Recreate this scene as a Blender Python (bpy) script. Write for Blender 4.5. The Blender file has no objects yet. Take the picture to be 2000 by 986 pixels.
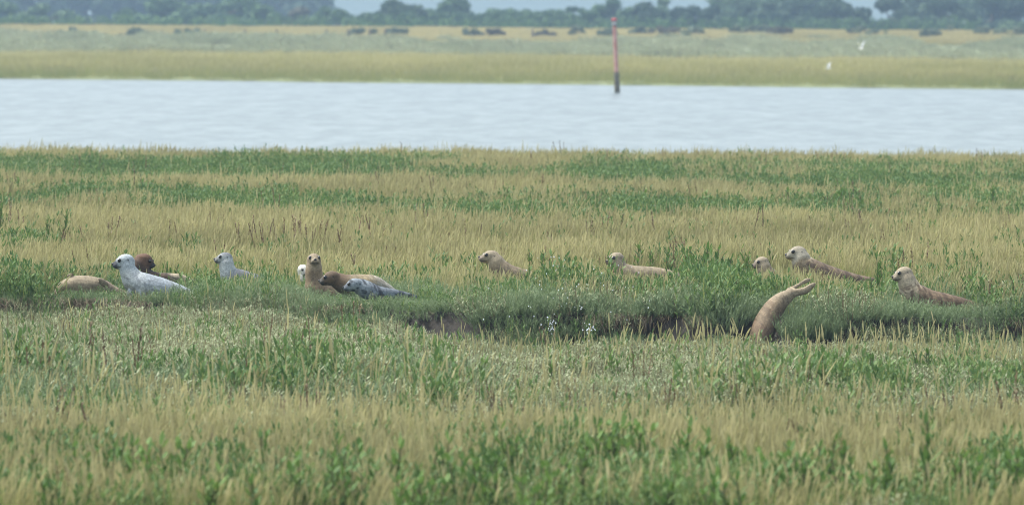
import bpy, bmesh, math, random
import numpy as np
from mathutils import Vector, Matrix

random.seed(7)
RNG = np.random.default_rng(11)
SC = bpy.context.scene
COL = SC.collection
R = math.radians

# ------------------------------------------------------------------ camera
F = 16000.0                 # focal length in pixels of the 2000 px wide photograph
HC = 3.375                  # camera height above the seals' marsh
HOR = 20.0                  # picture row of the horizon (photo centre column)
PITCH = math.atan((493 - HOR) / F)
ROLL = 0.0045
cam_d = bpy.data.cameras.new('camera')
cam = bpy.data.objects.new('camera', cam_d)
COL.objects.link(cam)
SC.camera = cam
cam_d.sensor_width = 36.0
cam_d.lens = F / 2000 * 36.0
cam_d.clip_start = 1.0
cam_d.clip_end = 6000.0
cam.location = (0, 0, HC)
cam.rotation_mode = 'QUATERNION'
cam.rotation_quaternion = (Matrix.Rotation(R(90) - PITCH, 3, 'X') @ Matrix.Rotation(ROLL, 3, 'Z')).to_quaternion()
cam_d.dof.use_dof = True
cam_d.dof.focus_distance = 93.0
cam_d.dof.aperture_fstop = 5.0

# ------------------------------------------------------------------ light
SUN_EL, SUN_AZ = R(62), R(-62)       # azimuth from +Y (away from the camera), negative to the left
w = bpy.data.worlds.new('World')
SC.world = w
w.use_nodes = True
nt = w.node_tree
nt.nodes.clear()
sky = nt.nodes.new('ShaderNodeTexSky')
sky.sky_type = 'NISHITA'
sky.sun_disc = False
sky.sun_elevation = SUN_EL
sky.sun_rotation = SUN_AZ
sky.air_density = 1.0
sky.dust_density = 2.2
sky.ozone_density = 1.0
hsv = nt.nodes.new('ShaderNodeHueSaturation')
hsv.inputs['Saturation'].default_value = 0.42
bg = nt.nodes.new('ShaderNodeBackground')
bg.inputs['Strength'].default_value = 0.12
wo = nt.nodes.new('ShaderNodeOutputWorld')
nt.links.new(sky.outputs[0], hsv.inputs['Color'])
wb = nt.nodes.new('ShaderNodeMix')
wb.data_type = 'RGBA'
wb.blend_type = 'MULTIPLY'
wb.inputs['Factor'].default_value = 1.0
wb.inputs['B'].default_value = (0.955, 1.0, 0.985, 1)      # camera white balance: no magenta cast
nt.links.new(hsv.outputs[0], wb.inputs['A'])
nt.links.new(wb.outputs['Result'], bg.inputs['Color'])
nt.links.new(bg.outputs[0], wo.inputs['Surface'])
sun_d = bpy.data.lights.new('sun', 'SUN')
sun_d.energy = 2.2
sun_d.angle = R(8)
sun_d.color = (1.0, 0.96, 0.89)
sun = bpy.data.objects.new('sun', sun_d)
COL.objects.link(sun)
sdir = Vector((math.sin(SUN_AZ) * math.cos(SUN_EL), math.cos(SUN_AZ) * math.cos(SUN_EL), math.sin(SUN_EL)))
sun.rotation_euler = sdir.to_track_quat('Z', 'Y').to_euler()

vs = SC.view_settings
vs.view_transform = 'Standard'
vs.look = 'None'
vs.exposure = 1.74
vs.gamma = 1.0
vs.use_curve_mapping = False
SC.cycles.use_denoising = True
SC.cycles.filter_width = 1.0
SC.cycles.max_bounces = 6
SC.cycles.transparent_max_bounces = 8
SC.cycles.volume_bounces = 1
SC.cycles.sample_clamp_indirect = 4.0

# ------------------------------------------------------------------ helpers
CR, SR = math.cos(ROLL), math.sin(ROLL)
CP, SP = math.cos(PITCH), math.sin(PITCH)


def ray(px, py):
    dx, dy = px - 1000.0, py - 493.0
    x = dx * CR + dy * SR
    y = -dx * SR + dy * CR
    return np.array([x / F, CP - y / F * SP, -SP - y / F * CP])


def at(px, py, Y):
    """world point seen at photo pixel (px, py) at distance Y"""
    r = ray(px, py)
    t = Y / r[1]
    return np.array([r[0] * t, Y, HC + r[2] * t])


def on_z(px, py, z=0.0):
    r = ray(px, py)
    t = (z - HC) / r[2]
    return np.array([r[0] * t, r[1] * t, z])


def project(X, Y, Z):
    """photo pixels of world points (arrays)"""
    dz = Z - HC
    f = Y * CP - dz * SP
    u = Y * SP + dz * CP
    x, y = X / f * F, -u / f * F
    return x * CR - y * SR + 1000, x * SR + y * CR + 493


def hash2(ix, iy, seed):
    h = (ix.astype(np.int64) * 374761393 + iy.astype(np.int64) * 668265263 + seed * 1442695041) & 0x7fffffff
    h = ((h ^ (h >> 13)) * 1274126177) & 0x7fffffff
    h = h ^ (h >> 16)
    return (h & 0xffff) / 65535.0


def vnoise(x, y, seed=0):
    x = np.asarray(x, float)
    y = np.asarray(y, float)
    ix, iy = np.floor(x), np.floor(y)
    fx, fy = x - ix, y - iy
    fx, fy = fx * fx * (3 - 2 * fx), fy * fy * (3 - 2 * fy)
    a, b = hash2(ix, iy, seed), hash2(ix + 1, iy, seed)
    c, d = hash2(ix, iy + 1, seed), hash2(ix + 1, iy + 1, seed)
    return (a * (1 - fx) + b * fx) * (1 - fy) + (c * (1 - fx) + d * fx) * fy


def fbm(x, y, seed=0, o=3):
    s, a, t = 0, 1.0, 0
    for k in range(o):
        s = s + a * vnoise(np.asarray(x) * 2 ** k, np.asarray(y) * 2 ** k, seed + k * 17)
        t += a
        a *= 0.5
    return s / t


def sstep(a, b, x):
    t = np.clip((x - a) / (b - a), 0, 1)
    return t * t * (3 - 2 * t)


def tag(o, label=None, cat=None, group=None, kind=None):
    if label:
        o['label'] = label
    if cat:
        o['category'] = cat
    if group:
        o['group'] = group
    if kind:
        o['kind'] = kind
    return o


def np_mesh(name, V, faces, mats, midx=None, smooth=False, attrs=None):
    """V (n,3); faces: list of int arrays (m,4)/(m,3); midx: list of arrays matching faces"""
    me = bpy.data.meshes.new(name)
    V = np.asarray(V, np.float32)
    me.vertices.add(len(V))
    me.vertices.foreach_set('co', V.ravel())
    loops, starts, mi = [], [], []
    s = 0
    for k, f in enumerate(faces):
        f = np.asarray(f, np.int32)
        if len(f) == 0:
            continue
        loops.append(f.ravel())
        n = f.shape[1]
        starts.append(s + np.arange(len(f)) * n)
        s += f.size
        mi.append(np.zeros(len(f), np.int32) if midx is None else np.asarray(midx[k], np.int32))
    loops = np.concatenate(loops)
    starts = np.concatenate(starts).astype(np.int32)
    mi = np.concatenate(mi)
    me.loops.add(len(loops))
    me.loops.foreach_set('vertex_index', loops)
    me.polygons.add(len(starts))
    me.polygons.foreach_set('loop_start', starts)
    me.polygons.foreach_set('material_index', mi)
    if smooth:
        me.polygons.foreach_set('use_smooth', np.ones(len(starts), bool))
    for m in mats:
        me.materials.append(m)
    for an, av in (attrs or {}).items():
        av = np.asarray(av, np.float32)
        if av.ndim == 1:
            a = me.attributes.new(an, 'FLOAT', 'POINT')
            a.data.foreach_set('value', av)
        else:
            a = me.attributes.new(an, 'FLOAT_COLOR', 'POINT')
            a.data.foreach_set('color', av.ravel())
    me.update(calc_edges=True)
    return me


def obj(name, me, parent=None):
    o = bpy.data.objects.new(name, me)
    COL.objects.link(o)
    if parent is not None:
        o.parent = parent
    return o


# ------------------------------------------------------------------ materials
def new_mat(name):
    m = bpy.data.materials.new(name)
    m.use_nodes = True
    t = m.node_tree
    b = t.nodes['Principled BSDF']
    return m, t, b


def simple_mat(name, c, rough=0.7, spec=0.3):
    m, t, b = new_mat(name)
    b.inputs['Base Color'].default_value = (*c, 1)
    b.inputs['Roughness'].default_value = rough
    b.inputs['Specular IOR Level'].default_value = spec
    return m


def leaf_mat(name, c1, c2, trans=0.3, rough=0.6, spec=0.25, inst=True):
    """foliage: colour runs between c1 and c2 by clump (tint) and by blade (bv)"""
    m, t, b = new_mat(name)
    N, L = t.nodes, t.links
    bv = N.new('ShaderNodeAttribute')
    bv.attribute_name = 'bv'
    if inst:
        ti = N.new('ShaderNodeAttribute')
        ti.attribute_type = 'INSTANCER'
        ti.attribute_name = 'tint'
        tf = ti.outputs['Fac']
    else:
        oi = N.new('ShaderNodeObjectInfo')
        tf = oi.outputs['Random']
    ma = N.new('ShaderNodeMath')
    ma.operation = 'MULTIPLY_ADD'
    L.new(bv.outputs['Fac'], ma.inputs[0])
    ma.inputs[1].default_value = 0.6
    mb = N.new('ShaderNodeMath')
    mb.operation = 'MULTIPLY'
    L.new(tf, mb.inputs[0])
    mb.inputs[1].default_value = 0.4
    L.new(mb.outputs[0], ma.inputs[2])
    mx = N.new('ShaderNodeMix')
    mx.data_type = 'RGBA'
    L.new(ma.outputs[0], mx.inputs['Factor'])
    mx.inputs['A'].default_value = (*c1, 1)
    mx.inputs['B'].default_value = (*c2, 1)
    L.new(mx.outputs['Result'], b.inputs['Base Color'])
    b.inputs['Roughness'].default_value = rough
    b.inputs['Specular IOR Level'].default_value = spec
    tr = N.new('ShaderNodeBsdfTranslucent')
    L.new(mx.outputs['Result'], tr.inputs['Color'])
    ms = N.new('ShaderNodeMixShader')
    ms.inputs[0].default_value = trans
    L.new(b.outputs[0], ms.inputs[1])
    L.new(tr.outputs[0], ms.inputs[2])
    L.new(ms.outputs[0], N['Material Output'].inputs['Surface'])
    return m


M = {}
M['straw'] = leaf_mat('straw', (0.22, 0.203, 0.09), (0.55, 0.495, 0.26), 0.35)
M['straw_stem'] = leaf_mat('straw_stem', (0.21, 0.205, 0.08), (0.36, 0.335, 0.145), 0.3)
M['blade'] = leaf_mat('grass_blade', (0.14, 0.195, 0.05), (0.32, 0.335, 0.11), 0.35)
M['far_blade'] = leaf_mat('far_blade', (0.13, 0.175, 0.04), (0.40, 0.345, 0.125), 0.35)
M['leaf'] = leaf_mat('broad_leaf', (0.042, 0.092, 0.026), (0.13, 0.20, 0.06), 0.3, 0.6, 0.15)
M['fine'] = leaf_mat('fine_leaf', (0.075, 0.118, 0.05), (0.20, 0.26, 0.125), 0.3)
M['silver'] = leaf_mat('silver_leaf', (0.155, 0.18, 0.088), (0.30, 0.325, 0.18), 0.3)
M['scrub_leaf'] = leaf_mat('scrub_leaf', (0.18, 0.215, 0.115), (0.35, 0.37, 0.22), 0.3)
M['twig'] = leaf_mat('brown_twig', (0.10, 0.065, 0.035), (0.19, 0.13, 0.07), 0.1)
M['dead'] = leaf_mat('dead_grass', (0.05, 0.038, 0.02), (0.17, 0.13, 0.07), 0.15)
M['plant_leaf'] = leaf_mat('plant_leaf', (0.045, 0.10, 0.022), (0.13, 0.21, 0.05), 0.3, 0.6, 0.15, inst=False)
M['plant_stem'] = leaf_mat('plant_stem', (0.10, 0.12, 0.045), (0.14, 0.13, 0.06), 0.1, inst=False)


def ground_mat():
    m, t, b = new_mat('marsh_soil')
    N, L = t.nodes, t.links
    geo = N.new('ShaderNodeNewGeometry')
    at_ = N.new('ShaderNodeAttribute')
    at_.attribute_name = 'soil'
    n1 = N.new('ShaderNodeTexNoise')
    n1.inputs['Scale'].default_value = 1.3
    n1.inputs['Detail'].default_value = 8
    L.new(geo.outputs['Position'], n1.inputs['Vector'])
    rm = N.new('ShaderNodeMapRange')
    rm.inputs['From Min'].default_value = 0.3
    rm.inputs['From Max'].default_value = 0.7
    rm.inputs['To Min'].default_value = 0.65
    rm.inputs['To Max'].default_value = 1.3
    L.new(n1.outputs['Fac'], rm.inputs['Value'])
    mu = N.new('ShaderNodeMix')
    mu.data_type = 'RGBA'
    mu.blend_type = 'MULTIPLY'
    mu.inputs['Factor'].default_value = 1
    L.new(at_.outputs['Color'], mu.inputs['A'])
    L.new(rm.outputs[0], mu.inputs['B'])
    L.new(mu.outputs['Result'], b.inputs['Base Color'])
    b.inputs['Roughness'].default_value = 0.8
    b.inputs['Specular IOR Level'].default_value = 0.2
    bp = N.new('ShaderNodeBump')
    bp.inputs['Strength'].default_value = 0.6
    bp.inputs['Distance'].default_value = 0.05
    n2 = N.new('ShaderNodeTexNoise')
    n2.inputs['Scale'].default_value = 9
    n2.inputs['Detail'].default_value = 6
    L.new(geo.outputs['Position'], n2.inputs['Vector'])
    L.new(n2.outputs['Fac'], bp.inputs['Height'])
    L.new(bp.outputs[0], b.inputs['Normal'])
    return m


M['ground'] = ground_mat()


def water_mat():
    m, t, b = new_mat('rippled_water')
    N, L = t.nodes, t.links
    b.inputs['Base Color'].default_value = (0.035, 0.05, 0.05, 1)
    b.inputs['Roughness'].default_value = 0.38
    b.inputs['IOR'].default_value = 1.33
    geo = N.new('ShaderNodeNewGeometry')
    mp = N.new('ShaderNodeMapping')
    mp.inputs['Scale'].default_value = (0.8, 0.3, 1)
    L.new(geo.outputs['Position'], mp.inputs['Vector'])
    n = N.new('ShaderNodeTexNoise')
    n.inputs['Scale'].default_value = 1.0
    n.inputs['Detail'].default_value = 5
    L.new(mp.outputs[0], n.inputs['Vector'])
    mp2 = N.new('ShaderNodeMapping')
    mp2.inputs['Scale'].default_value = (1.1, 0.16, 1)
    L.new(geo.outputs['Position'], mp2.inputs['Vector'])
    nb = N.new('ShaderNodeTexNoise')
    nb.inputs['Scale'].default_value = 1.0
    nb.inputs['Detail'].default_value = 6
    nb.inputs['Roughness'].default_value = 0.7
    L.new(mp2.outputs[0], nb.inputs['Vector'])
    rr_ = N.new('ShaderNodeMapRange')
    rr_.inputs['From Min'].default_value = 0.35
    rr_.inputs['From Max'].default_value = 0.65
    rr_.inputs['To Min'].default_value = 0.29
    rr_.inputs['To Max'].default_value = 0.37
    L.new(nb.outputs['Fac'], rr_.inputs['Value'])
    L.new(rr_.outputs[0], b.inputs['Roughness'])
    bp = N.new('ShaderNodeBump')
    bp.inputs['Strength'].default_value = 0.2
    bp.inputs['Distance'].default_value = 0.3
    L.new(n.outputs['Fac'], bp.inputs['Height'])
    L.new(bp.outputs[0], b.inputs['Normal'])
    return m


M['water'] = water_mat()

# ------------------------------------------------------------------ terrain
EDGE = [on_z(a, b, 0.0) for a, b in ((-150, 588), (0, 590), (300, 592), (500, 597), (700, 604), (900, 610), (1100, 614),
                                     (1400, 618), (1700, 621), (2150, 622))]
EX, EY = np.array([p[0] for p in EDGE]), np.array([p[1] for p in EDGE])
NEAR = [on_z(a, b, -0.08) for a, b in ((-150, 584), (0, 585), (350, 588), (440, 612), (560, 622), (620, 616), (760, 618),
                                       (850, 644), (1000, 657), (1300, 663), (1500, 662), (2150, 664))]
NX, NY = np.array([p[0] for p in NEAR]), np.array([p[1] for p in NEAR])


SLIDE = on_z(1492, 620, 0.0)[0]


def far_edge(X):
    # the notch is the slide worn into the bank where the seal goes down
    return np.interp(X, EX, EY) + (vnoise(X * 1.3, X * 0 + 3.3, 5) - 0.5) * 0.7 + 0.6 * np.exp(-((X - SLIDE) / np.where(X > SLIDE, 0.11, 0.2)) ** 2)


def near_edge(X):
    return np.minimum(np.interp(X, NX, NY) + (vnoise(X * 1.1, X * 0 + 9.3, 6) - 0.5) * 0.5, far_edge(X) - 0.35)


def shore_near(X):
    return 178.5 - 0.03 * X + (vnoise(X * 0.25, X * 0 + 1, 8) - 0.5) * 2.5


def shore_far(X):
    return 417.0 - 0.6 * X + (vnoise(X * 0.12, X * 0 + 2, 9) - 0.5) * 5


def ground_z(X, Y):
    X = np.asarray(X, float)
    Y = np.asarray(Y, float)
    fe, ne = far_edge(X), near_edge(X)
    und = (fbm(X * 0.35, Y * 0.35, 21) - 0.5) * 0.10
    z_field = und * sstep(0, 1.5, Y - fe)
    z_near = np.interp(Y, [40, 56, 88], [0.02, -0.05, -0.28]) + und
    # creek: steep far wall, mud bed, gentler near wall
    a = fe - Y
    wide = np.clip((fe - ne) / 1.5, 0.25, 1)
    z_creek = -np.interp(a, [0, 0.18, 0.6, 1.6], [0.0, 0.26, 0.42, 0.8]) * (0.4 + 0.6 * wide)
    b = Y - ne
    z_creek = np.minimum(np.maximum(z_creek, z_near - b * 0.9), np.maximum(z_creek, -0.8))
    z = np.where(Y > fe, z_field, np.where(Y > ne, z_creek, z_near))
    sn, sf = shore_near(X), shore_far(X)
    z = z - 0.75 * sstep(-4, 2.5, Y - sn)
    far = np.interp(Y - sf, [-25, -6, 0, 6, 150, 200, 270, 300, 335, 352, 375, 420, 3500],
                    [-1.2, -0.6, -0.40, -0.28, 0.0, 0.25, 0.75, 0.85, 1.36, 1.42, 0.9, 0.7, 0.7])
    z = np.where(Y > sf - 40, np.maximum(far + (fbm(X * 0.08, Y * 0.08, 33) - 0.5) * 0.25 * sstep(0, 30, Y - sf), -1.2), z)
    return z


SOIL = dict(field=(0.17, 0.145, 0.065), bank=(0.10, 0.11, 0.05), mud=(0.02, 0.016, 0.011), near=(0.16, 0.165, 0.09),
            olive=(0.25, 0.235, 0.075), scrub=(0.21, 0.24, 0.14), tan=(0.38, 0.30, 0.16), back=(0.10, 0.13, 0.06))
ys = np.concatenate([np.arange(30, 80, 1.0), np.arange(80, 92, 0.12), np.arange(92, 100, 0.12), np.arange(100, 190, 1.0), np.arange(190, 380, 6.0),
                     np.arange(380, 480, 2.0), np.arange(480, 880, 6.0), np.arange(880, 2800, 60.0), [2800.0]])
xn = np.concatenate([np.linspace(-1, -0.02, 60) ** 3 * 0.985 - 0.015, np.linspace(-0.0147, 0.0147, 170), np.linspace(0.02, 1, 60) ** 3 * 0.985 + 0.015])
XX, YY = np.meshgrid(xn * 740.0, ys)
ZZ = ground_z(XX, YY)
fe, ne, sn, sf = far_edge(XX), near_edge(XX), shore_near(XX), shore_far(XX)
colr = np.ones(XX.shape + (4,))


def setc(mask, c):
    colr[mask, :3] = c


setc(YY <= ne, SOIL['near'])
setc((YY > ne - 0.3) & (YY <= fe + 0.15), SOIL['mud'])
setc((YY > fe + 0.15), SOIL['field'])
setc((YY > fe + 0.15) & (YY < fe + 6), SOIL['bank'])
setc(YY > sn - 1, SOIL['mud'])
e = YY - sf
setc(e > 0, SOIL['olive'])
setc((e > 0) & (e < 14), (0.11, 0.125, 0.045))
wob = (fbm(XX * 0.05, YY * 0.02, 41) - 0.5) * 60
setc(e + wob * 0.7 > 132, SOIL['scrub'])
setc(e + (fbm(XX * 0.22, YY * 0.05, 43) - 0.5) * 90 > 262, SOIL['tan'])
setc(e > 362, SOIL['back'])
nr, nc = XX.shape
idx = np.arange(nr * nc).reshape(nr, nc)
quads = np.stack([idx[:-1, :-1], idx[:-1, 1:], idx[1:, 1:], idx[1:, :-1]], -1).reshape(-1, 4)
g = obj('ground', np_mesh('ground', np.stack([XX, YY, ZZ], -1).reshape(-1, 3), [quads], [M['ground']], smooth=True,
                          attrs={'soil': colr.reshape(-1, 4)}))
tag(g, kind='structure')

wv = [(-738, 170, -0.4), (738, 170, -0.4), (738, 980, -0.4), (-738, 980, -0.4)]
water = obj('water', np_mesh('water', np.array(wv), [np.array([[0, 1, 2, 3]])], [M['water']]))
# keep the sheet only between the shores
wx = np.linspace(-738, 738, 120)
wr = []
for f in (0, 0.25, 0.5, 0.75, 1.0):
    y0, y1 = shore_near(wx) - 1.5, shore_far(wx) + 3
    wr.append(np.stack([wx, y0 + (y1 - y0) * f, np.full_like(wx, -0.4)], -1))
wi = np.arange(5 * 120).reshape(5, 120)
water.data = np_mesh('water', np.concatenate(wr), [np.stack([wi[:-1, :-1], wi[:-1, 1:], wi[1:, 1:], wi[1:, :-1]], -1).reshape(-1, 4)], [M['water']])
tag(water, kind='structure')

# far hills
M['hill'] = simple_mat('hill_grass', (0.07, 0.09, 0.08), 0.9, 0.1)
hx, hy = np.linspace(-735, 735, 90), np.linspace(2150, 2790, 14)
HX, HY = np.meshgrid(hx, hy)
HZ = 0.5 + np.sin(np.clip((HY - 2150) / 640, 0, 1) * math.pi) ** 0.7 * (15 + 8 * fbm(HX * 0.006, HY * 0.004, 51))
hi = np.arange(HX.size).reshape(HX.shape)
hills = obj('hills', np_mesh('hills', np.stack([HX, HY, HZ], -1).reshape(-1, 3),
                             [np.stack([hi[:-1, :-1], hi[:-1, 1:], hi[1:, 1:], hi[1:, :-1]], -1).reshape(-1, 4)], [M['hill']], smooth=True))
tag(hills, kind='structure')

# haze
bm = bmesh.new()
bmesh.ops.create_cube(bm, size=1.0)
for v in bm.verts:
    v.co = Vector((v.co.x * 1500, 1390 + v.co.y * 2840, 12.5 + v.co.z * 29))
hz_me = bpy.data.meshes.new('haze')
bm.to_mesh(hz_me)
bm.free()
hm = bpy.data.materials.new('haze_air')
hm.use_nodes = True
hm.node_tree.nodes.clear()
pv = hm.node_tree.nodes.new('ShaderNodeVolumePrincipled')
pv.inputs['Density'].default_value = 0.0003
pv.inputs['Color'].default_value = (0.33, 0.46, 0.65, 1)
ho = hm.node_tree.nodes.new('ShaderNodeOutputMaterial')
hm.node_tree.links.new(pv.outputs[0], ho.inputs['Volume'])
hz_me.materials.append(hm)
haze = obj('haze', hz_me)
tag(haze, kind='stuff', label='thin blue haze over the far bank and trees', cat='haze')

# ------------------------------------------------------------------ plant clumps
def strips(base, top_off, width, yaw, mat, bv, segs=3, curve=0.35, shape='blade'):
    """n ribbons. base (n,3); top_off (n,3) tip offset; width (n,)"""
    n = len(base)
    ts = np.linspace(0, 1, segs + 1)
    wd = np.stack([np.cos(yaw), np.sin(yaw), np.zeros(n)], -1)
    V, B = [], []
    for t in ts:
        c = base + top_off * np.array([1, 1, 0]) * (t ** (1 + 2 * curve)) + top_off * np.array([0, 0, 1]) * t
        if shape == 'blade':
            k = 1 - 0.92 * t ** 1.5
        elif shape == 'leaf':
            k = max(0.08, math.sin(math.pi * min(0.999, t * 0.93 + 0.05)) ** 0.75)
        elif shape == 'head':
            k = max(0.15, math.sin(math.pi * (0.12 + 0.83 * t)) ** 0.6)
        else:
            k = 1
        V.append(c - wd * (width * k / 2)[:, None])
        V.append(c + wd * (width * k / 2)[:, None])
    V = np.stack(V, 1)                       # n, 2(segs+1), 3
    m = 2 * (segs + 1)
    F_ = []
    for s in range(segs):
        o = np.arange(n) * m + 2 * s
        F_.append(np.stack([o, o + 1, o + 3, o + 2], -1))
    F_ = np.concatenate(F_)
    return V.reshape(-1, 3), F_, np.full(len(F_), mat), np.repeat(bv, m)


def merge(parts):
    V, Fs, Ms, B, o = [], [], [], [], 0
    for v, f, m, b in parts:
        V.append(v)
        Fs.append(f + o)
        Ms.append(m)
        B.append(b)
        o += len(v)
    return np.concatenate(V), np.concatenate(Fs), np.concatenate(Ms), np.concatenate(B)


def disc(n, r):
    a, q = RNG.random(n) * 2 * math.pi, np.sqrt(RNG.random(n)) * r
    return np.stack([np.cos(a) * q, np.sin(a) * q, np.zeros(n)], -1)


def U(n, a, b):
    return RNG.uniform(a, b, n)


def clump(name, parts, mats):
    V, Fs, Ms, B = merge(parts)
    me = np_mesh(name, V, [Fs], mats, [Ms], attrs={'bv': B})
    return bpy.data.objects.new(name, me)


def straw_clump(name, r=0.28, nst=16, nbl=34, h=(0.24, 0.36), hw=0.0105, far=False):
    P = []
    b = disc(nst, r)
    H = U(nst, *h)
    H = H * np.where(RNG.random(nst) < 0.06, U(nst, 1.1, 1.25), U(nst, 0.8, 1.05))
    lean = np.stack([RNG.normal(0.02, 0.06, nst), RNG.normal(0, 0.05, nst), H], -1)
    bv = RNG.random(nst)
    yaw = U(nst, -0.9, 0.9)
    P.append(strips(b, lean, np.full(nst, 0.004), yaw, 1, bv, 2, 0.3, 'x'))
    hl = U(nst, 0.09, 0.17)
    hb = b + lean * np.array([0.8, 0.8, 1])
    hb[:, 2] = H - hl * 0.5
    off = np.stack([lean[:, 0] * 0.5 + U(nst, -0.01, 0.02), lean[:, 1] * 0.4, hl], -1)
    P.append(strips(hb, off, U(nst, hw * 0.7, hw * 1.3), yaw, 0, bv, 3, 0.2, 'head'))
    P.append(strips(hb, off, U(nst, hw * 0.6, hw * 1.0), yaw + 1.57, 0, bv, 3, 0.2, 'head'))
    b = disc(nbl, r)
    H = U(nbl, 0.12, 0.36)
    P.append(strips(b, np.stack([U(nbl, -0.10, 0.12), U(nbl, -0.1, 0.1), H], -1), U(nbl, 0.004, 0.008), U(nbl, -1.2, 1.2), 2, RNG.random(nbl), 3, 0.4))
    return clump(name, P, [M['straw'], M['straw_stem'], M['far_blade'] if far else M['blade']])


def leaf_clump(name, r=0.22, nst=9, h=(0.14, 0.36), ll=(0.05, 0.10), lw=0.018):
    P = []
    b = disc(nst, r)
    H = U(nst, *h)
    lean = np.stack([U(nst, -0.05, 0.06), U(nst, -0.05, 0.05), H], -1)
    P.append(strips(b, lean, np.full(nst, 0.006), U(nst, -1, 1), 1, RNG.random(nst), 2, 0.2, 'x'))
    per = 11
    n = nst * per
    t = np.tile(np.linspace(0.12, 1.0, per), nst) + U(n, -0.04, 0.04)
    lb = np.repeat(b, per, 0) + np.repeat(lean, per, 0) * t[:, None]
    az = np.tile(np.arange(per) * 2.4, nst) + U(n, -0.5, 0.5)
    ln = U(n, *ll) * (1.15 - 0.45 * t)
    el = U(n, 0.25, 0.9) + 0.35 * t
    off = np.stack([np.cos(az) * ln * np.cos(el), np.sin(az) * ln * np.cos(el), ln * np.sin(el)], -1)
    P.append(strips(lb, off, U(n, lw * 0.7, lw * 1.25), az + 1.57, 0, RNG.random(n), 3, 0.15, 'leaf'))
    return clump(name, P, [M['leaf'], M['blade']])


def fine_clump(name, r=0.24, nst=46, h=(0.10, 0.24)):
    P = []
    b = disc(nst, r)
    H = U(nst, *h) * (1.1 - 0.5 * np.hypot(b[:, 0], b[:, 1]) / r)
    lean = np.stack([b[:, 0] * 0.35 + U(nst, -0.05, 0.06), b[:, 1] * 0.35 + U(nst, -0.05, 0.05), H], -1)
    P.append(strips(b, lean, np.full(nst, 0.004), U(nst, -1, 1), 0, RNG.random(nst), 2, 0.2, 'x'))
    per = 14
    n = nst * per
    t = np.tile(np.linspace(0.15, 1.0, per), nst) + U(n, -0.03, 0.03)
    lb = np.repeat(b, per, 0) + np.repeat(lean, per, 0) * t[:, None]
    az = U(n, 0, 6.28)
    ln = U(n, 0.025, 0.05)
    el = U(n, 0.3, 1.2)
    off = np.stack([np.cos(az) * ln * np.cos(el), np.sin(az) * ln * np.cos(el), ln * np.sin(el)], -1)
    P.append(strips(lb, off, U(n, 0.004, 0.0075), az + 1.57, 0, np.repeat(RNG.random(nst), per) * 0.5 + 0.5 * RNG.random(n), 1, 0, 'blade'))
    return clump(name, P, [M['fine']])


def silver_clump(name, r=0.26, nst=44, h=(0.11, 0.26), mat='silver'):
    P = []
    b = disc(nst, r)
    H = U(nst, *h) * (1.1 - 0.4 * np.hypot(b[:, 0], b[:, 1]) / r)
    lean = np.stack([b[:, 0] * 0.3 + U(nst, -0.05, 0.05), b[:, 1] * 0.3 + U(nst, -0.05, 0.05), H], -1)
    P.append(strips(b, lean, np.full(nst, 0.004), U(nst, -1, 1), 1, RNG.random(nst), 2, 0.2, 'x'))
    per = 12
    n = nst * per
    t = np.tile(np.linspace(0.25, 1.0, per), nst) + U(n, -0.03, 0.03)
    lb = np.repeat(b, per, 0) + np.repeat(lean, per, 0) * t[:, None]
    az = U(n, 0, 6.28)
    ln = U(n, 0.021, 0.042)
    el = U(n, 0.2, 1.25)
    off = np.stack([np.cos(az) * ln * np.cos(el), np.sin(az) * ln * np.cos(el), ln * np.sin(el)], -1)
    P.append(strips(lb, off, U(n, 0.008, 0.014), az + 1.57, 0, np.repeat(RNG.random(nst), per) * 0.6 + 0.4 * RNG.random(n), 2, 0, 'leaf'))
    k = 4
    b2 = disc(k, r)
    P.append(strips(b2, np.stack([U(k, -.03, .06), U(k, -.03, .03), U(k, 0.14, 0.27)], -1), np.full(k, 0.007), U(k, -1, 1), 1, RNG.random(k), 2, 0.2, 'head'))
    return clump(name, P, [M[mat], M['twig']])


def dead_clump(name, r=0.25, n=70):
    """dry matted grass hanging over the creek wall, towards -Y"""
    b = disc(n, r)
    b[:, 1] *= 0.4
    b[:, 2] = U(n, 0.0, 0.06)
    off = np.stack([U(n, -0.12, 0.12), U(n, -0.22, -0.02), U(n, -0.28, 0.02)], -1)
    P = [strips(b, off, U(n, 0.005, 0.009), U(n, -0.5, 0.5), 0, RNG.random(n), 3, -0.2, 'blade')]
    return clump(name, P, [M['dead']])


def stalk_clump(name, n=3):
    """dark dead dock stalks with seed knots"""
    P = []
    b = disc(n, 0.12)
    H = U(n, 0.3, 0.5)
    lean = np.stack([U(n, -0.08, 0.1), U(n, -0.05, 0.05), H], -1)
    P.append(strips(b, lean, np.full(n, 0.007), U(n, -1, 1), 0, RNG.random(n) * 0.5, 2, 0.2, 'x'))
    per = 12
    k = n * per
    t = np.tile(np.linspace(0.55, 1.0, per), n)
    lb = np.repeat(b, per, 0) + np.repeat(lean, per, 0) * t[:, None]
    az = U(k, 0, 6.28)
    off = np.stack([np.cos(az) * 0.012, np.sin(az) * 0.012, U(k, 0.01, 0.03)], -1)
    P.append(strips(lb, off, U(k, 0.01, 0.018), az + 1.57, 0, RNG.random(k), 2, 0, 'leaf'))
    return clump(name, P, [M['twig']])


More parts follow.
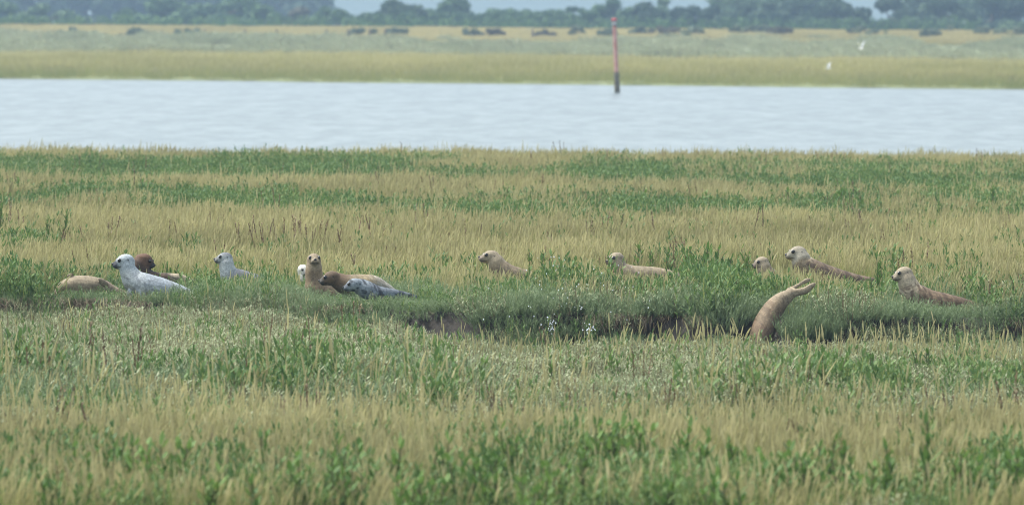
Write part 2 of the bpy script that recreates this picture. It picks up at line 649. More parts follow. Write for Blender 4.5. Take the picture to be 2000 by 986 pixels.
def scatter(name, pts, clumps, rot, scale, tint, label, cat):
    """one stuff object: a point sheet whose points carry clumps"""
    n = len(pts)
    me = bpy.data.meshes.new(name)
    me.vertices.add(n)
    me.vertices.foreach_set('co', np.asarray(pts, np.float32).ravel())
    for an, ty, av, key in (('ci', 'INT', RNG.integers(0, len(clumps), n).astype(np.int32), 'value'),
                            ('rot', 'FLOAT', rot, 'value'), ('tint', 'FLOAT', tint, 'value')):
        a = me.attributes.new(an, ty, 'POINT')
        a.data.foreach_set(key, np.asarray(av, np.int32 if ty == 'INT' else np.float32))
    a = me.attributes.new('scl', 'FLOAT_VECTOR', 'POINT')
    sc3 = np.asarray(scale, np.float32)
    if sc3.ndim == 1:
        sc3 = np.stack([sc3] * 3, -1)
    a.data.foreach_set('vector', sc3.ravel().astype(np.float32))
    o = obj(name, me)
    tag(o, label, cat, kind='stuff')
    src = bpy.data.collections.new(name + '_clumps')
    for c in clumps:
        src.objects.link(c)
    ng = bpy.data.node_groups.new(name, 'GeometryNodeTree')
    ng.interface.new_socket('Geometry', in_out='INPUT', socket_type='NodeSocketGeometry')
    ng.interface.new_socket('Geometry', in_out='OUTPUT', socket_type='NodeSocketGeometry')
    N, L = ng.nodes, ng.links
    gi, go = N.new('NodeGroupInput'), N.new('NodeGroupOutput')
    ci = N.new('GeometryNodeCollectionInfo')
    ci.inputs['Collection'].default_value = src
    ci.inputs['Separate Children'].default_value = True
    ci.inputs['Reset Children'].default_value = True
    ip = N.new('GeometryNodeInstanceOnPoints')
    ip.inputs['Pick Instance'].default_value = True

    def named(an, ty):
        q = N.new('GeometryNodeInputNamedAttribute')
        q.data_type = ty
        q.inputs['Name'].default_value = an
        return q.outputs['Attribute']
    L.new(gi.outputs[0], ip.inputs['Points'])
    L.new(ci.outputs[0], ip.inputs['Instance'])
    L.new(named('ci', 'INT'), ip.inputs['Instance Index'])
    cx = N.new('ShaderNodeCombineXYZ')
    L.new(named('rot', 'FLOAT'), cx.inputs['Z'])
    L.new(cx.outputs[0], ip.inputs['Rotation'])
    L.new(named('scl', 'FLOAT_VECTOR'), ip.inputs['Scale'])
    L.new(ip.outputs[0], go.inputs[0])
    md = o.modifiers.new('clumps', 'NODES')
    md.node_group = ng
    return o


# ------------------------------------------------------------------ where the seals lie in view (nothing tall grows in front)
# (u0, u1, lowest visible row, distance row of the base)
KEEP = [(108, 218, 560, 585), (228, 300, 566, 588), (300, 368, 556, 588), (262, 350, 531, 572), (420, 452, 535, 570), (452, 484, 527, 570),
        (578, 598, 535, 574), (596, 660, 572, 590), (640, 765, 560, 596), (664, 810, 574, 601), (935, 985, 514, 572),
        (985, 1035, 532, 572), (1182, 1222, 518, 566), (1222, 1320, 528, 566), (1464, 1506, 522, 567), (1533, 1600, 514, 572),
        (1590, 1630, 520, 572), (1630, 1665, 532, 572), (1665, 1710, 546, 572), (1738, 1790, 562, 614), (1790, 1905, 592, 614), (1470, 1522, 640, 618), (1522, 1595, 590, 618)]
KEEPD = [on_z((a + b) / 2, d, 0)[1] for a, b, c, d in KEEP]


def fit_height(X, Y, Z, hgt, scale):
    """flatten what would stand in front of a seal; returns the new scale and a keep mask"""
    keep = np.ones(len(X), bool)
    s = scale.copy()
    u, vb = project(X, Y, Z)
    for (u0, u1, vm, _), yd in zip(KEEP, KEEPD):
        m = (u > u0 - 22) & (u < u1 + 22) & (Y < yd + 0.25) & (Y > yd - 26)
        if not m.any():
            continue
        px_m = F / Y[m]
        lim = vm + RNG.normal(-2, 6, m.sum())
        room = (vb[m] - lim) / px_m            # metres the plant may rise
        ns = np.minimum(s[m], np.maximum(room, 0.0) / hgt)
        s[m] = ns
        kk = ns > 0.22 * scale[m]
        keep[np.where(m)[0][~kk]] = False
    return s, keep


def candidates(n, y0, y1, margin=1.6):
    """points spread evenly over the strip of marsh seen between two distances"""
    Y = np.sqrt(RNG.random(n) * (y1 ** 2 - y0 ** 2) + y0 ** 2)
    X = RNG.uniform(-1, 1, n) * Y * 1000 / F * margin
    return X, Y


def pick(W, names):
    """choose one kind per point from weights (dict of arrays)"""
    A = np.stack([W[k] for k in names], -1)
    A = A / A.sum(-1, keepdims=True)
    c = np.cumsum(A, -1)
    r = RNG.random(len(A))[:, None]
    return (r > c).sum(-1)


def box(u, v, u0, u1, v0, v1, fu=60, fv=10):
    return sstep(u0 - fu, u0 + fu, u) * (1 - sstep(u1 - fu, u1 + fu, u)) * sstep(v0 - fv, v0 + fv, v) * (1 - sstep(v1 - fv, v1 + fv, v))


KINDS = ['straw', 'leaf', 'fine', 'silver', 'stalk', 'spike']
HGT = dict(straw=0.46, leaf=0.46, fine=0.29, silver=0.30, stalk=0.5, spike=0.5)
PTS = {k: [] for k in KINDS}


def place(X, Y, W, base_scale=1.0, thin=None):
    Z = ground_z(X, Y)
    c = pick(W, KINDS)
    for i, k in enumerate(KINDS):
        m = c == i
        if not m.any():
            continue
        x, y, z = X[m], Y[m], Z[m] - 0.01
        mound = (1.0 if k in ('straw', 'spike') else 0.86 if (k == 'leaf' and Y.max() < 98) else 0.9) * np.clip(1.0 + (0.5 if k in ('straw', 'spike') else 2.0) * (fbm(x * 1.5, y * 0.9, 200 + i, 2) - 0.5), 0.55, 1.3)
        bs = base_scale if np.isscalar(base_scale) else base_scale[m]
        s = RNG.uniform(0.8, 1.2, m.sum()) * bs * mound * np.where((y < near_edge(x)) & (x > -2.6), 0.62 + 0.38 * sstep(0.3, 3.0, near_edge(x) - y), 1.0)
        s, keep = fit_height(x, y, z, HGT[k], s)
        full = RNG.uniform(0.85, 1.15, m.sum()) * bs
        sx = np.maximum(s, 0.75 * full)
        tint = np.clip(fbm(x * 0.5, y * 0.25, 71) * 1.6 - 0.3 + RNG.normal(0, 0.15, m.sum()), 0, 1)
        PTS[k].append(np.stack([x, y, z, sx, s, tint], -1)[keep])


# --- field between the creek bank and the channel
X, Y = candidates(38500, 86.5, 189.5)
ok = (Y > far_edge(X) + 0.05) & (Y < shore_near(X) - 0.2)
X, Y = X[ok], Y[ok]
u, v = project(X, Y, np.full_like(X, 0.36))
v = v + 16 * (fbm(X * 0.9, Y * 0.3, 66) - 0.5)
n1 = fbm(X * 0.45, Y * 0.16, 61)
n2 = fbm(X * 1.2, Y * 0.5, 62)
gate = sstep(0.40, 0.58, n1)
gate2 = sstep(0.42, 0.56, n2)
leaf = 0.05 + 0.16 * gate * gate2
leaf = leaf + 3.5 * box(u, v, -400, 780, 303, 338, 120, 6) + 1.6 * box(u, v, 780, 1250, 306, 348, 80, 9) * gate
leaf = leaf + 2.6 * box(u, v, 1150, 2500, 316, 355, 90, 8) * (0.2 + gate)
leaf = leaf + 2.4 * box(u, v, -300, 470, 360, 394, 60, 8) * gate + 3.4 * box(u, v, 800, 2500, 372, 412, 90, 8) * (0.12 + gate)
leaf = leaf + 1.8 * box(u, v, 470, 800, 370, 400, 60, 8) * gate
leaf = leaf + 0.7 * box(u, v, -300, 120, 430, 480, 60, 15) * gate2
leaf = leaf + 1.3 * box(u, v, -300, 880, 512, 552, 60, 10) * (0.3 + gate2) + 1.2 * box(u, v, 1330, 1480, 498, 545, 30, 10)
leaf = leaf + 0.6 * box(u, v, 1480, 2400, 520, 560, 60, 12) * (0.3 + gate2) + 0.3 * box(u, v, 900, 1350, 500, 545, 60, 10) * gate2
start = np.interp(u, [0, 200, 420, 620, 850, 1000, 1300, 1600, 2000], [530, 528, 518, 520, 528, 540, 545, 545, 556])
fine = 5.0 * sstep(-6, 14, v - start) * (0.5 + 0.5 * sstep(0.3, 0.5, n2)) + 0.02
leaf = leaf + 1.6 * sstep(0, 14, v - start) * gate2
straw = np.clip(1.1 - 0.9 * leaf, 0.02, 1) * (1 - 0.96 * sstep(-4, 16, v - start))
stalk = 0.02 + 0.035 * box(u, v, -300, 2500, 430, 540, 60, 20)
silver = 0.4 * sstep(8, 24, v - start) * gate
place(X, Y, dict(straw=straw, leaf=leaf, fine=fine, silver=silver, stalk=stalk, spike=0.05 + 0 * u))
# the strip along the bank is thicker
X, Y = candidates(11500, 86.5, 101)
ok = (Y > far_edge(X) - 0.08) & (Y < far_edge(X) + 3.2)
X, Y = X[ok], Y[ok]
n2 = fbm(X * 1.2, Y * 0.8, 63)
o1 = np.ones_like(X)
place(X, Y, dict(straw=0.0 * o1, leaf=0.8 * sstep(0.45, 0.6, n2), fine=o1, silver=0.10 * sstep(0.45, 0.6, 1 - n2), stalk=0.0 * o1, spike=0.03 * o1), 0.95 + 0.28 * sstep(-1.5, 0.5, X))
# plants spilling over the lip and down the creek wall
X = np.concatenate([RNG.uniform(-9.6, 9.6, 440), RNG.uniform(-8, -2.2, 260)])
X = X[(vnoise(X * 1.1, X * 0 + 7, 78) > 0.30) & (np.abs(X - on_z(1490, 620, 0)[0]) > 0.42)]
Y = far_edge(X) - RNG.uniform(0.02, 0.40, len(X))
o1 = np.ones_like(X)
place(X, Y, dict(straw=0 * o1, leaf=0.2 * o1, fine=o1, silver=0.18 * o1, stalk=0 * o1, spike=0.02 * o1), 0.9)
# --- marsh on the near side of the creek
X, Y = candidates(24500, 53, 96.5)
ok = Y < near_edge(X) - 0.02
X, Y = X[ok], Y[ok]
u, v = project(X, Y, ground_z(X, Y) + 0.2)
n1 = fbm(X * 0.6, Y * 0.25, 64)
n2 = fbm(X * 1.5, Y * 0.7, 65)
gate, gate2 = sstep(0.40, 0.58, n1), sstep(0.42, 0.56, n2)
low = sstep(838, 885, v + 60 * (n1 - 0.5))                       # the straw belt in the foreground
spike = 0.022 + 0.2 * box(u, v, 900, 2500, 655, 715, 100, 14) * gate2 + 0.10 * sstep(740, 800, v) + 0.7 * low
straw = 0.004 + 0.03 * sstep(720, 790, v) * gate + 1.8 * low
straw = straw * (1 - 0.7 * box(u, v, 560, 800, 600, 640, 50, 10))
silver = 1.5 * (1 - sstep(765, 870, v)) * (0.5 + 0.5 * (1 - gate)) + 0.10
leaf = 0.06 + 1.3 * box(u, v, 430, 830, 668, 712, 70, 10) * gate2 * (0.3 + gate) + 1.8 * box(u, v, 1560, 1760, 705, 765, 50, 12) * (0.25 + gate2)
leaf = leaf + 0.4 * box(u, v, 1700, 2500, 710, 770, 80, 12) * gate + 3.0 * sstep(860, 920, v) * (0.3 + gate) * (0.25 + gate2) + 0.5 * low * gate2 * gate
fine = 0.04 + 2.6 * box(u, v, -400, 255, 728, 790, 50, 10) + 2.6 * box(u, v, 660, 890, 722, 785, 50, 10) + 2.0 * box(u, v, 1400, 1540, 735, 790, 40, 10)
fine = fine + 1.0 * box(u, v, 330, 660, 735, 785, 60, 12) * (0.3 + gate) + 1.2 * box(u, v, 1380, 1500, 640, 672, 30, 8) + 0.9 * box(u, v, 890, 2400, 735, 790, 60, 12) * gate
stalk = np.full_like(u, 0.009)
straw = straw * (1 - 0.85 * sstep(0.3, 1.0, leaf))
spike = spike * (1 - 0.5 * sstep(0.3, 1.0, leaf))
place(X, Y, dict(straw=straw, leaf=leaf + 0.35 * sstep(0.5, 1.5, fine), fine=fine, silver=silver, stalk=stalk, spike=spike), 0.95 + 0.5 * sstep(0.5, 1.5, fine))

qx = np.array([on_z(q, 620, 0)[0] for q in np.linspace(1554, 1612, 16)])
qy = np.interp(qx, EX, EY) - np.linspace(0.42, 0.25, 16) - RNG.uniform(0, 0.1, 16)
qs = RNG.uniform(0.85, 1.1, 16)
PTS['fine'].append(np.stack([qx, qy, np.full(16, -0.22), qs, qs * 1.6, RNG.random(16)], -1))
LBL = dict(straw=('straw coloured seeding grass covering the salt marsh', 'grass', 'straw_grass'),
           leaf=('low green broad-leaved ground cover growing in patches across the marsh', 'ground cover', 'leafy_ground_cover'),
           fine=('soft blue-green feathery ground cover along the creek bank', 'ground cover', 'feathery_ground_cover'),
           silver=('silvery grey-green low scrubby ground cover on the near side of the creek', 'ground cover', 'silvery_ground_cover'),
           spike=('pale straw coloured seed spikes standing singly above the low scrub', 'grass', 'seeding_spikes'),
           stalk=('dark dry weed stalks dotted among the straw grass', 'weeds', 'dry_weeds'))
MAKE = dict(straw=straw_clump, leaf=leaf_clump, fine=fine_clump, silver=silver_clump, stalk=stalk_clump, spike=lambda n_: straw_clump(n_, 0.25, 6, 8, (0.20, 0.42), 0.013))
for k in KINDS:
    P = np.concatenate(PTS[k])
    lb, ct, nm = LBL[k]
    scatter(nm, P[:, :3], [MAKE[k](nm + '_clump') for _ in range(6)], RNG.uniform(-0.5, 0.5, len(P)) + (0 if k in ('straw', 'spike') else RNG.uniform(-3, 3, len(P))),
            np.stack([P[:, 3], P[:, 3], P[:, 4]], -1), P[:, 5], lb, ct)

# dry grass hanging from the bank
dx = RNG.uniform(-9.5, 9.5, 640)
DIVE = on_z(1495, 620, 0)[0]
dx = dx[(vnoise(dx * 0.8, dx * 0 + 4, 77) > 0.42) & (np.abs(dx - DIVE + 0.05) > 0.36) & ((dx < -0.3) | (RNG.random(len(dx)) < 0.25))]
dy = far_edge(dx) + RNG.uniform(-0.12, 0.08, len(dx))
scatter('dry_grass', np.stack([dx, dy, ground_z(dx, dy + 0.1) - RNG.uniform(0, 0.05, len(dx))], -1), [dead_clump('dry_clump') for _ in range(4)],
        RNG.uniform(-0.4, 0.4, len(dx)), RNG.uniform(0.8, 1.25, len(dx)), RNG.random(len(dx)),
        'brown dry grass hanging over the dark creek wall', 'dry grass')

# far bank grass, scrub and tan reeds
X, Y = candidates(26000, 395, 800, 1.2)
e = Y - shore_far(X)
wob = (fbm(X * 0.05, Y * 0.02, 41) - 0.5) * 60
ok = (e > 1) & (e < 352)
X, Y, e, wob = X[ok], Y[ok], e[ok], wob[ok]
Z = ground_z(X, Y)
nn = fbm(X * 0.15, Y * 0.03, 88)
wob2 = (fbm(X * 0.22, Y * 0.05, 43) - 0.5) * 90
isg = (e + wob * 0.7 < 132)
ist = (e + wob2 > 262)
iss = ~isg & ~ist
for m, nm, mk, sc, lb, ct in (
        (isg, 'far_grass', lambda n_: straw_clump(n_, 0.4, 10, 60, (0.22, 0.34), 0.010, True), 1.5, 'olive green grass strip along the far shore', 'grass'),
        (iss, 'far_scrub', lambda n_: silver_clump(n_, mat='scrub_leaf'), 1.9, 'grey-green scrub carpet behind the far grass strip', 'scrub'),
        (ist, 'tan_reeds', lambda n_: straw_clump(n_, 0.5, 60, 6, (0.16, 0.30), 0.018), 1.0, 'pale tan reeds on the far sea bank', 'reeds')):
    k = int(m.sum())
    scatter(nm, np.stack([X[m], Y[m], Z[m]], -1), [mk(nm + '_clump') for _ in range(4)], RNG.uniform(-0.6, 0.6, k),
            (sc * RNG.uniform(0.7, 1.25, k) if nm != 'far_scrub' else sc * (0.5 + 1.3 * sstep(0.4, 0.7, fbm(X[m] * 0.3, Y[m] * 0.06, 97))) * RNG.uniform(0.7, 1.3, k)), np.clip((nn[m] - 0.5) * 1.4 + (np.clip(e[m] / 125, 0, 1.1) if nm == 'far_grass' else 0.5) + RNG.normal(0, 0.12, k), 0, 1), lb, ct)
# ------------------------------------------------------------------ seals
def fur_mat():
    m, t, b = new_mat('seal_fur')
    N, L = t.nodes, t.links
    a = N.new('ShaderNodeAttribute')
    a.attribute_name = 'fur'
    tc = N.new('ShaderNodeTexCoord')
    n = N.new('ShaderNodeTexNoise')
    n.inputs['Scale'].default_value = 55
    n.inputs['Detail'].default_value = 5
    n.inputs['Roughness'].default_value = 0.7
    L.new(tc.outputs['Object'], n.inputs['Vector'])
    rm = N.new('ShaderNodeMapRange')
    rm.inputs['From Min'].default_value = 0.3
    rm.inputs['From Max'].default_value = 0.7
    rm.inputs['To Min'].default_value = 0.6
    rm.inputs['To Max'].default_value = 1.32
    L.new(n.outputs['Fac'], rm.inputs['Value'])
    mx = N.new('ShaderNodeMix')
    mx.data_type = 'RGBA'
    mx.blend_type = 'MULTIPLY'
    mx.inputs['Factor'].default_value = 1
    L.new(a.outputs['Color'], mx.inputs['A'])
    L.new(rm.outputs[0], mx.inputs['B'])
    L.new(mx.outputs['Result'], b.inputs['Base Color'])
    b.inputs['Roughness'].default_value = 0.75
    b.inputs['Specular IOR Level'].default_value = 0.2
    bp = N.new('ShaderNodeBump')
    bp.inputs['Strength'].default_value = 0.35
    bp.inputs['Distance'].default_value = 0.01
    L.new(n.outputs['Fac'], bp.inputs['Height'])
    L.new(bp.outputs[0], b.inputs['Normal'])
    return m


M['fur'] = fur_mat()
M['eye'] = simple_mat('seal_eye', (0.006, 0.005, 0.005), 0.12, 0.5)
M['nose'] = simple_mat('seal_nose', (0.012, 0.010, 0.010), 0.35, 0.4)


def catmull(P, n=7):
    P = np.asarray(P, float)
    Q = np.vstack([2 * P[0] - P[1], P, 2 * P[-1] - P[-2]])
    out = []
    for i in range(1, len(Q) - 2):
        for t in np.linspace(0, 1, n, endpoint=False):
            a, b, c, d = Q[i - 1:i + 3]
            out.append(0.5 * (2 * b + (c - a) * t + (2 * a - 5 * b + 4 * c - d) * t * t + (3 * b - a - 3 * c + d) * t ** 3))
    out.append(P[-1])
    return np.array(out)


def loft(bm_, pts, rad, seg=18, flat=1.0):
    """closed tube with round ends along pts"""
    prev, n = None, len(pts)
    side = Vector((0, 1, 0))
    rings = []
    ext = [(pts[0] + (pts[0] - pts[1]) / max(1e-6, np.linalg.norm(pts[0] - pts[1])) * rad[0] * k, rad[0] * q) for k, q in ((0.95, 0.25), (0.7, 0.7))]
    ex2 = [(pts[-1] + (pts[-1] - pts[-2]) / max(1e-6, np.linalg.norm(pts[-1] - pts[-2])) * rad[-1] * k, rad[-1] * q) for k, q in ((0.7, 0.7), (0.95, 0.25))]
    seq = ext + list(zip(pts, rad)) + ex2
    for i, (p, r) in enumerate(seq):
        a, b = seq[max(0, i - 1)][0], seq[min(len(seq) - 1, i + 1)][0]
        t = Vector(b - a).normalized()
        s = (side - t * side.dot(t))
        s = s.normalized() if s.length > 0.1 else (prev or Vector((1, 0, 0)))
        prev = s
        u_ = t.cross(s)
        rings.append([bm_.verts.new(Vector(p) + s * (math.cos(q) * r * flat) + u_ * (math.sin(q) * r)) for q in np.linspace(0, 2 * math.pi, seg, endpoint=False)])
    for r0, r1 in zip(rings[:-1], rings[1:]):
        for k in range(seg):
            bm_.faces.new((r0[k], r0[(k + 1) % seg], r1[(k + 1) % seg], r1[k]))
    bm_.faces.new(rings[0][::-1])
    bm_.faces.new(rings[-1])


def ellip(bm_, c, r, mat=Matrix.Identity(3), seg=16):
    res = bmesh.ops.create_uvsphere(bm_, u_segments=seg, v_segments=seg // 2 + 2, radius=1.0)
    for v in res['verts']:
        v.co = Vector(c) + mat @ Vector((v.co.x * r[0], v.co.y * r[1], v.co.z * r[2]))


def build_seal(label, base_row, base_px, chain, head, fur, flippers=(), rear=None, dy=0.0):
    """chain: (px, py, radius px, depth m) from the neck to the tail; head: (px, py, length px, yaw, pitch, roll)"""
    Y = on_z(base_px, base_row, 0)[1] + dy
    ppm = F / Y
    org = at(base_px, base_row, Y)
    pts, rad = [], []
    for c in chain:
        p = at(c[0], c[1], Y)
        p[1] += c[3] if len(c) > 3 else 0.0
        pts.append(p - org)
        rad.append(c[2] / ppm)
    bm_ = bmesh.new()
    ctl = catmull(np.column_stack([np.array(pts), np.array(rad)]))
    loft(bm_, ctl[:, :3], np.maximum(ctl[:, 3], 0.02), flat=1.12)
    H = None
    if head:
        hx, hy, L, yaw, pitch = head[:5]
        L = L / ppm
        hc = at(hx, hy, Y) - org
        if len(head) > 5:
            hc[1] += head[5]
        RM = Matrix.Rotation(R(yaw), 3, 'Z') @ Matrix.Rotation(R(-pitch), 3, 'Y')

        def hp(x, y, z):
            return Vector(hc) + RM @ Vector((x * L, y * L, z * L))
        H = (hc, RM, L, hp)
        ellip(bm_, hp(0.0, 0, 0), (0.385 * L, 0.315 * L, 0.315 * L), RM)
        ellip(bm_, hp(0.20, 0, -0.045), (0.27 * L, 0.225 * L, 0.225 * L), RM)
        for s in (-1, 1):
            ellip(bm_, hp(0.41, 0.078 * s, -0.105), (0.145 * L, 0.105 * L, 0.105 * L), RM)
            ellip(bm_, hp(0.22, 0.165 * s, 0.065), (0.10 * L, 0.075 * L, 0.085 * L), RM)
        ellip(bm_, hp(0.365, 0, -0.025), (0.19 * L, 0.095 * L, 0.10 * L), RM)
        ellip(bm_, hp(0.30, 0, -0.185), (0.20 * L, 0.12 * L, 0.085 * L), RM)
        # neck joining skull and body
        n0 = np.array(hp(-0.12, 0, -0.08))
        seg_ = np.array([n0 + (ctl[3, :3] - n0) * t for t in np.linspace(0, 1, 6)])
        loft(bm_, seg_, np.linspace(0.29 * L, max(ctl[3, 3], 0.2 * L), 6))
    for (fx, fy, fl, fw, ft, ang, dep) in flippers:       # fore flippers: centre px, length, width, thickness px, angle in view
        A = Matrix.Rotation(R(ang), 3, 'Y')
        c = at(fx, fy, Y) - org
        c[1] += dep
        ellip(bm_, c, (fl / ppm / 2, ft / ppm / 2, fw / ppm / 2), A)
    for ch in (rear or ()):
        pp = []
        for q in ch:
            p = at(q[0], q[1], Y) - org
            p[1] += q[3]
            pp.append(np.append(p, q[2] / ppm))
        cc = catmull(np.array(pp), 5)
        loft(bm_, cc[:, :3], np.maximum(cc[:, 3], 0.012), 12, 0.6)
    bmesh.ops.recalc_face_normals(bm_, faces=bm_.faces)
    me = bpy.data.meshes.new('seal_rough')
    bm_.to_mesh(me)
    bm_.free()
    tmp = bpy.data.objects.new('seal_rough', me)
    COL.objects.link(tmp)
    md = tmp.modifiers.new('r', 'REMESH')
    md.mode = 'VOXEL'
    md.voxel_size = 0.0095
    md = tmp.modifiers.new('s', 'SMOOTH')
    md.factor = 0.5
    md.iterations = 3
    bpy.context.view_layer.update()
    ev = tmp.evaluated_get(bpy.context.evaluated_depsgraph_get())
    body = bpy.data.meshes.new_from_object(ev)
    bpy.data.objects.remove(tmp)
    bpy.data.meshes.remove(me)
    body.name = 'seal'
    n = len(body.vertices)
    V = np.empty(n * 3, np.float32)
    body.vertices.foreach_get('co', V)
    V = V.reshape(-1, 3)
    Nn = np.empty(n * 3, np.float32)
    body.vertices.foreach_get('normal', Nn)
    Nn = Nn.reshape(-1, 3)
    # coat pattern
    C = np.tile(np.array(fur['body']), (n, 1)).astype(float)
    dl = np.linalg.norm(V[:, None, :] - ctl[None, ::2, :3], axis=2)
    along = dl.argmin(1) / max(1, dl.shape[1] - 1)
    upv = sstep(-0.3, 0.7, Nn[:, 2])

    def mixc(mask, c):
        nonlocal C
        mask = np.clip(mask, 0, 1)[:, None]
        C = C * (1 - mask) + np.array(c) * mask
    ns = fbm(V[:, 0] * 9 + V[:, 1] * 6, V[:, 2] * 9 - V[:, 1] * 5, fur.get('seed', 1), 3)
    n2_ = fbm(V[:, 0] * 28 + V[:, 1] * 17, V[:, 2] * 28 - V[:, 1] * 13, fur.get('seed', 1) + 5, 2)
    if 'back' in fur:
        mixc(upv * sstep(0.15, 0.3, along) * (0.5 + 0.9 * ns), fur['back'])
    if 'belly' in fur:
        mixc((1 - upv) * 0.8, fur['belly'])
    if 'rump' in fur:
        mixc(sstep(0.55, 0.8, along + (ns - 0.5) * 0.3), fur['rump'])
    if 'chest' in fur:
        mixc((1 - sstep(0.16, 0.42, along + (ns - 0.5) * 0.15)), fur['chest'])
    if 'spot' in fur:
        mixc(sstep(0.49, 0.58, n2_ * 0.65 + ns * 0.35) * fur.get('spot_amt', 0.8) * (1 if fur.get('spot_head') else sstep(0.1, 0.2, along)), fur['spot'])
    ns2 = fbm(V[:, 0] * 45 + V[:, 1] * 20, V[:, 2] * 45 - V[:, 1] * 15, fur.get('seed', 1) + 9, 2)
    C *= (0.42 + 0.60 * ns + 0.62 * ns2)[:, None]
    # dried mud towards the belly
    mud = sstep(0.45, 0.62, ns) * sstep(0.2, 0.8, -Nn[:, 2] + 0.35) * 0.55
    mixc(mud, np.array((0.16, 0.125, 0.085)))
    if H:
        hc, RM, L, hp = H
        Q = (V - np.array(hc)) @ np.array(RM) / L              # head space
        inh = 1 - sstep(0.40, 0.56, np.linalg.norm(Q * np.array([0.62, 1, 1]) - np.array([0.03, 0, -0.02]), axis=1))
        mixc(inh * (0.75 + 0.25 * ns), fur['head'])
        if 'crown' in fur:
            mixc(inh * sstep(0.02, 0.24, Q[:, 2] - Q[:, 0] * 0.1 + (ns - 0.5) * 0.2), fur['crown'])
        if 'spot' in fur and fur.get('spot_head'):
            mixc(inh * sstep(0.54, 0.62, n2_ * 0.7 + ns * 0.3) * fur.get('spot_amt', 0.8), fur['spot'])
        ml = sstep(0.30, 0.44, Q[:, 0]) * inh
        mixc(ml * (Q[:, 2] < 0.3), fur['muzzle'])
        # mouth line, ear holes, dark round the eyes
        mouth = (1 - sstep(0.012, 0.032, np.abs(Q[:, 2] + 0.185 - 0.30 * np.maximum(0.42 - Q[:, 0], 0) * 0.4))) * sstep(0.20, 0.28, Q[:, 0])
        mixc(mouth * 0.75, (0.03, 0.022, 0.02))
        for s in (-1, 1):
            de = np.linalg.norm(Q - np.array([0.27, 0.20 * s, 0.085]), axis=1)
            mixc((1 - sstep(0.06, 0.15, de)) * 0.6 * fur.get('mask', 1.0), np.array(fur['muzzle']) * 0.35)
            dr = np.linalg.norm(Q - np.array([-0.06, 0.305 * s, 0.07]), axis=1)
            mixc(1 - sstep(0.02, 0.05, dr), (0.03, 0.025, 0.022))
    C = C * fur.get('tone', 0.58) * np.array([0.95, 1.0, 1.03])
    a = body.attributes.new('fur', 'FLOAT_COLOR', 'POINT')
    a.data.foreach_set('color', np.column_stack([np.clip(C, 0.004, 0.9), np.ones(n)]).astype(np.float32).ravel())
    body.materials.clear()
    body.materials.append(M['fur'])
    body.polygons.foreach_set('use_smooth', np.ones(len(body.polygons), bool))
    o = obj('seal', body)
    o.location = org
    tag(o, label, 'seal', 'seals resting along the creek')
    if H:
        for s in (-1, 1):
            b2 = bmesh.new()
            ellip(b2, hp(0.278, 0.192 * s, 0.088), (0.085 * L, 0.064 * L, 0.078 * L), RM, 14)
            e_ = bpy.data.meshes.new('eye')
            b2.to_mesh(e_)
            b2.free()
            e_.materials.append(M['eye'])
            e_.polygons.foreach_set('use_smooth', np.ones(len(e_.polygons), bool))
            obj('eye', e_, o)
        b2 = bmesh.new()
        ellip(b2, hp(0.54, 0, -0.03), (0.045 * L, 0.062 * L, 0.05 * L), RM, 14)
        e_ = bpy.data.meshes.new('nose')
        b2.to_mesh(e_)
        b2.free()
        e_.materials.append(M['nose'])
        e_.polygons.foreach_set('use_smooth', np.ones(len(e_.polygons), bool))
        obj('nose', e_, o)
    return o


TAN = (0.34, 0.255, 0.155)
build_seal('pale tan seal lying flat at the left end of the group, head hidden', 585, 165,
           [(112, 573, 8), (126, 562, 15), (148, 559, 21), (178, 561, 22), (202, 563, 17), (222, 569, 11), (250, 576, 6)], None,
           dict(body=(0.40, 0.31, 0.20), belly=(0.34, 0.25, 0.16), rump=(0.27, 0.20, 0.14), spot=(0.30, 0.22, 0.14), spot_amt=0.5, seed=3), flippers=[(137, 537, 15, 7, 6, -25, -0.03), (203, 550, 26, 11, 9, 35, -0.12)])
build_seal('white seal with grey flecked back and dark muzzle, head raised high', 588, 285,
           [(247, 516, 15), (251, 530, 17.5), (263, 549, 24), (285, 562, 28.5), (312, 566, 25), (346, 572, 18), (378, 580, 11), (405, 585, 6)],
           (245, 511, 48, 194, -7), dict(body=(0.50, 0.51, 0.50), back=(0.34, 0.36, 0.38), chest=(0.56, 0.565, 0.55), belly=(0.44, 0.43, 0.40), head=(0.45, 0.48, 0.50), muzzle=(0.07, 0.07, 0.075), mask=0.6,
                                         spot=(0.28, 0.29, 0.31), spot_amt=0.55, seed=9, tone=0.64), flippers=[(254, 577, 26, 13, 10, 80, -0.12), (276, 576, 30, 13, 10, 60, -0.16)])
build_seal('dark brown seal behind the white one, head bent to the right over a cream throat', 574, 295,
           [(276, 512, 17), (274, 524, 19), (284, 540, 18), (305, 545, 14), (330, 544, 11), (352, 544, 9), (375, 549, 5)],
           (284, 508, 40, -14, -24), dict(body=(0.09, 0.055, 0.035), head=(0.13, 0.065, 0.035), muzzle=(0.035, 0.03, 0.03), rump=(0.34, 0.27, 0.18), chest=(0.075, 0.045, 0.03), seed=14, tone=0.8))
build_seal('grey and white seal alone in green plants, only head and neck showing, looking left', 570, 455,
           [(442, 511, 14), (444, 525, 16), (452, 542, 20), (470, 546, 20), (505, 553, 16), (545, 561, 8)],
           (440, 505, 40, 190, 1), dict(body=(0.50, 0.51, 0.50), back=(0.17, 0.17, 0.18), chest=(0.56, 0.57, 0.56), head=(0.52, 0.52, 0.50), crown=(0.22, 0.22, 0.23), muzzle=(0.24, 0.23, 0.21), seed=21, tone=0.6))
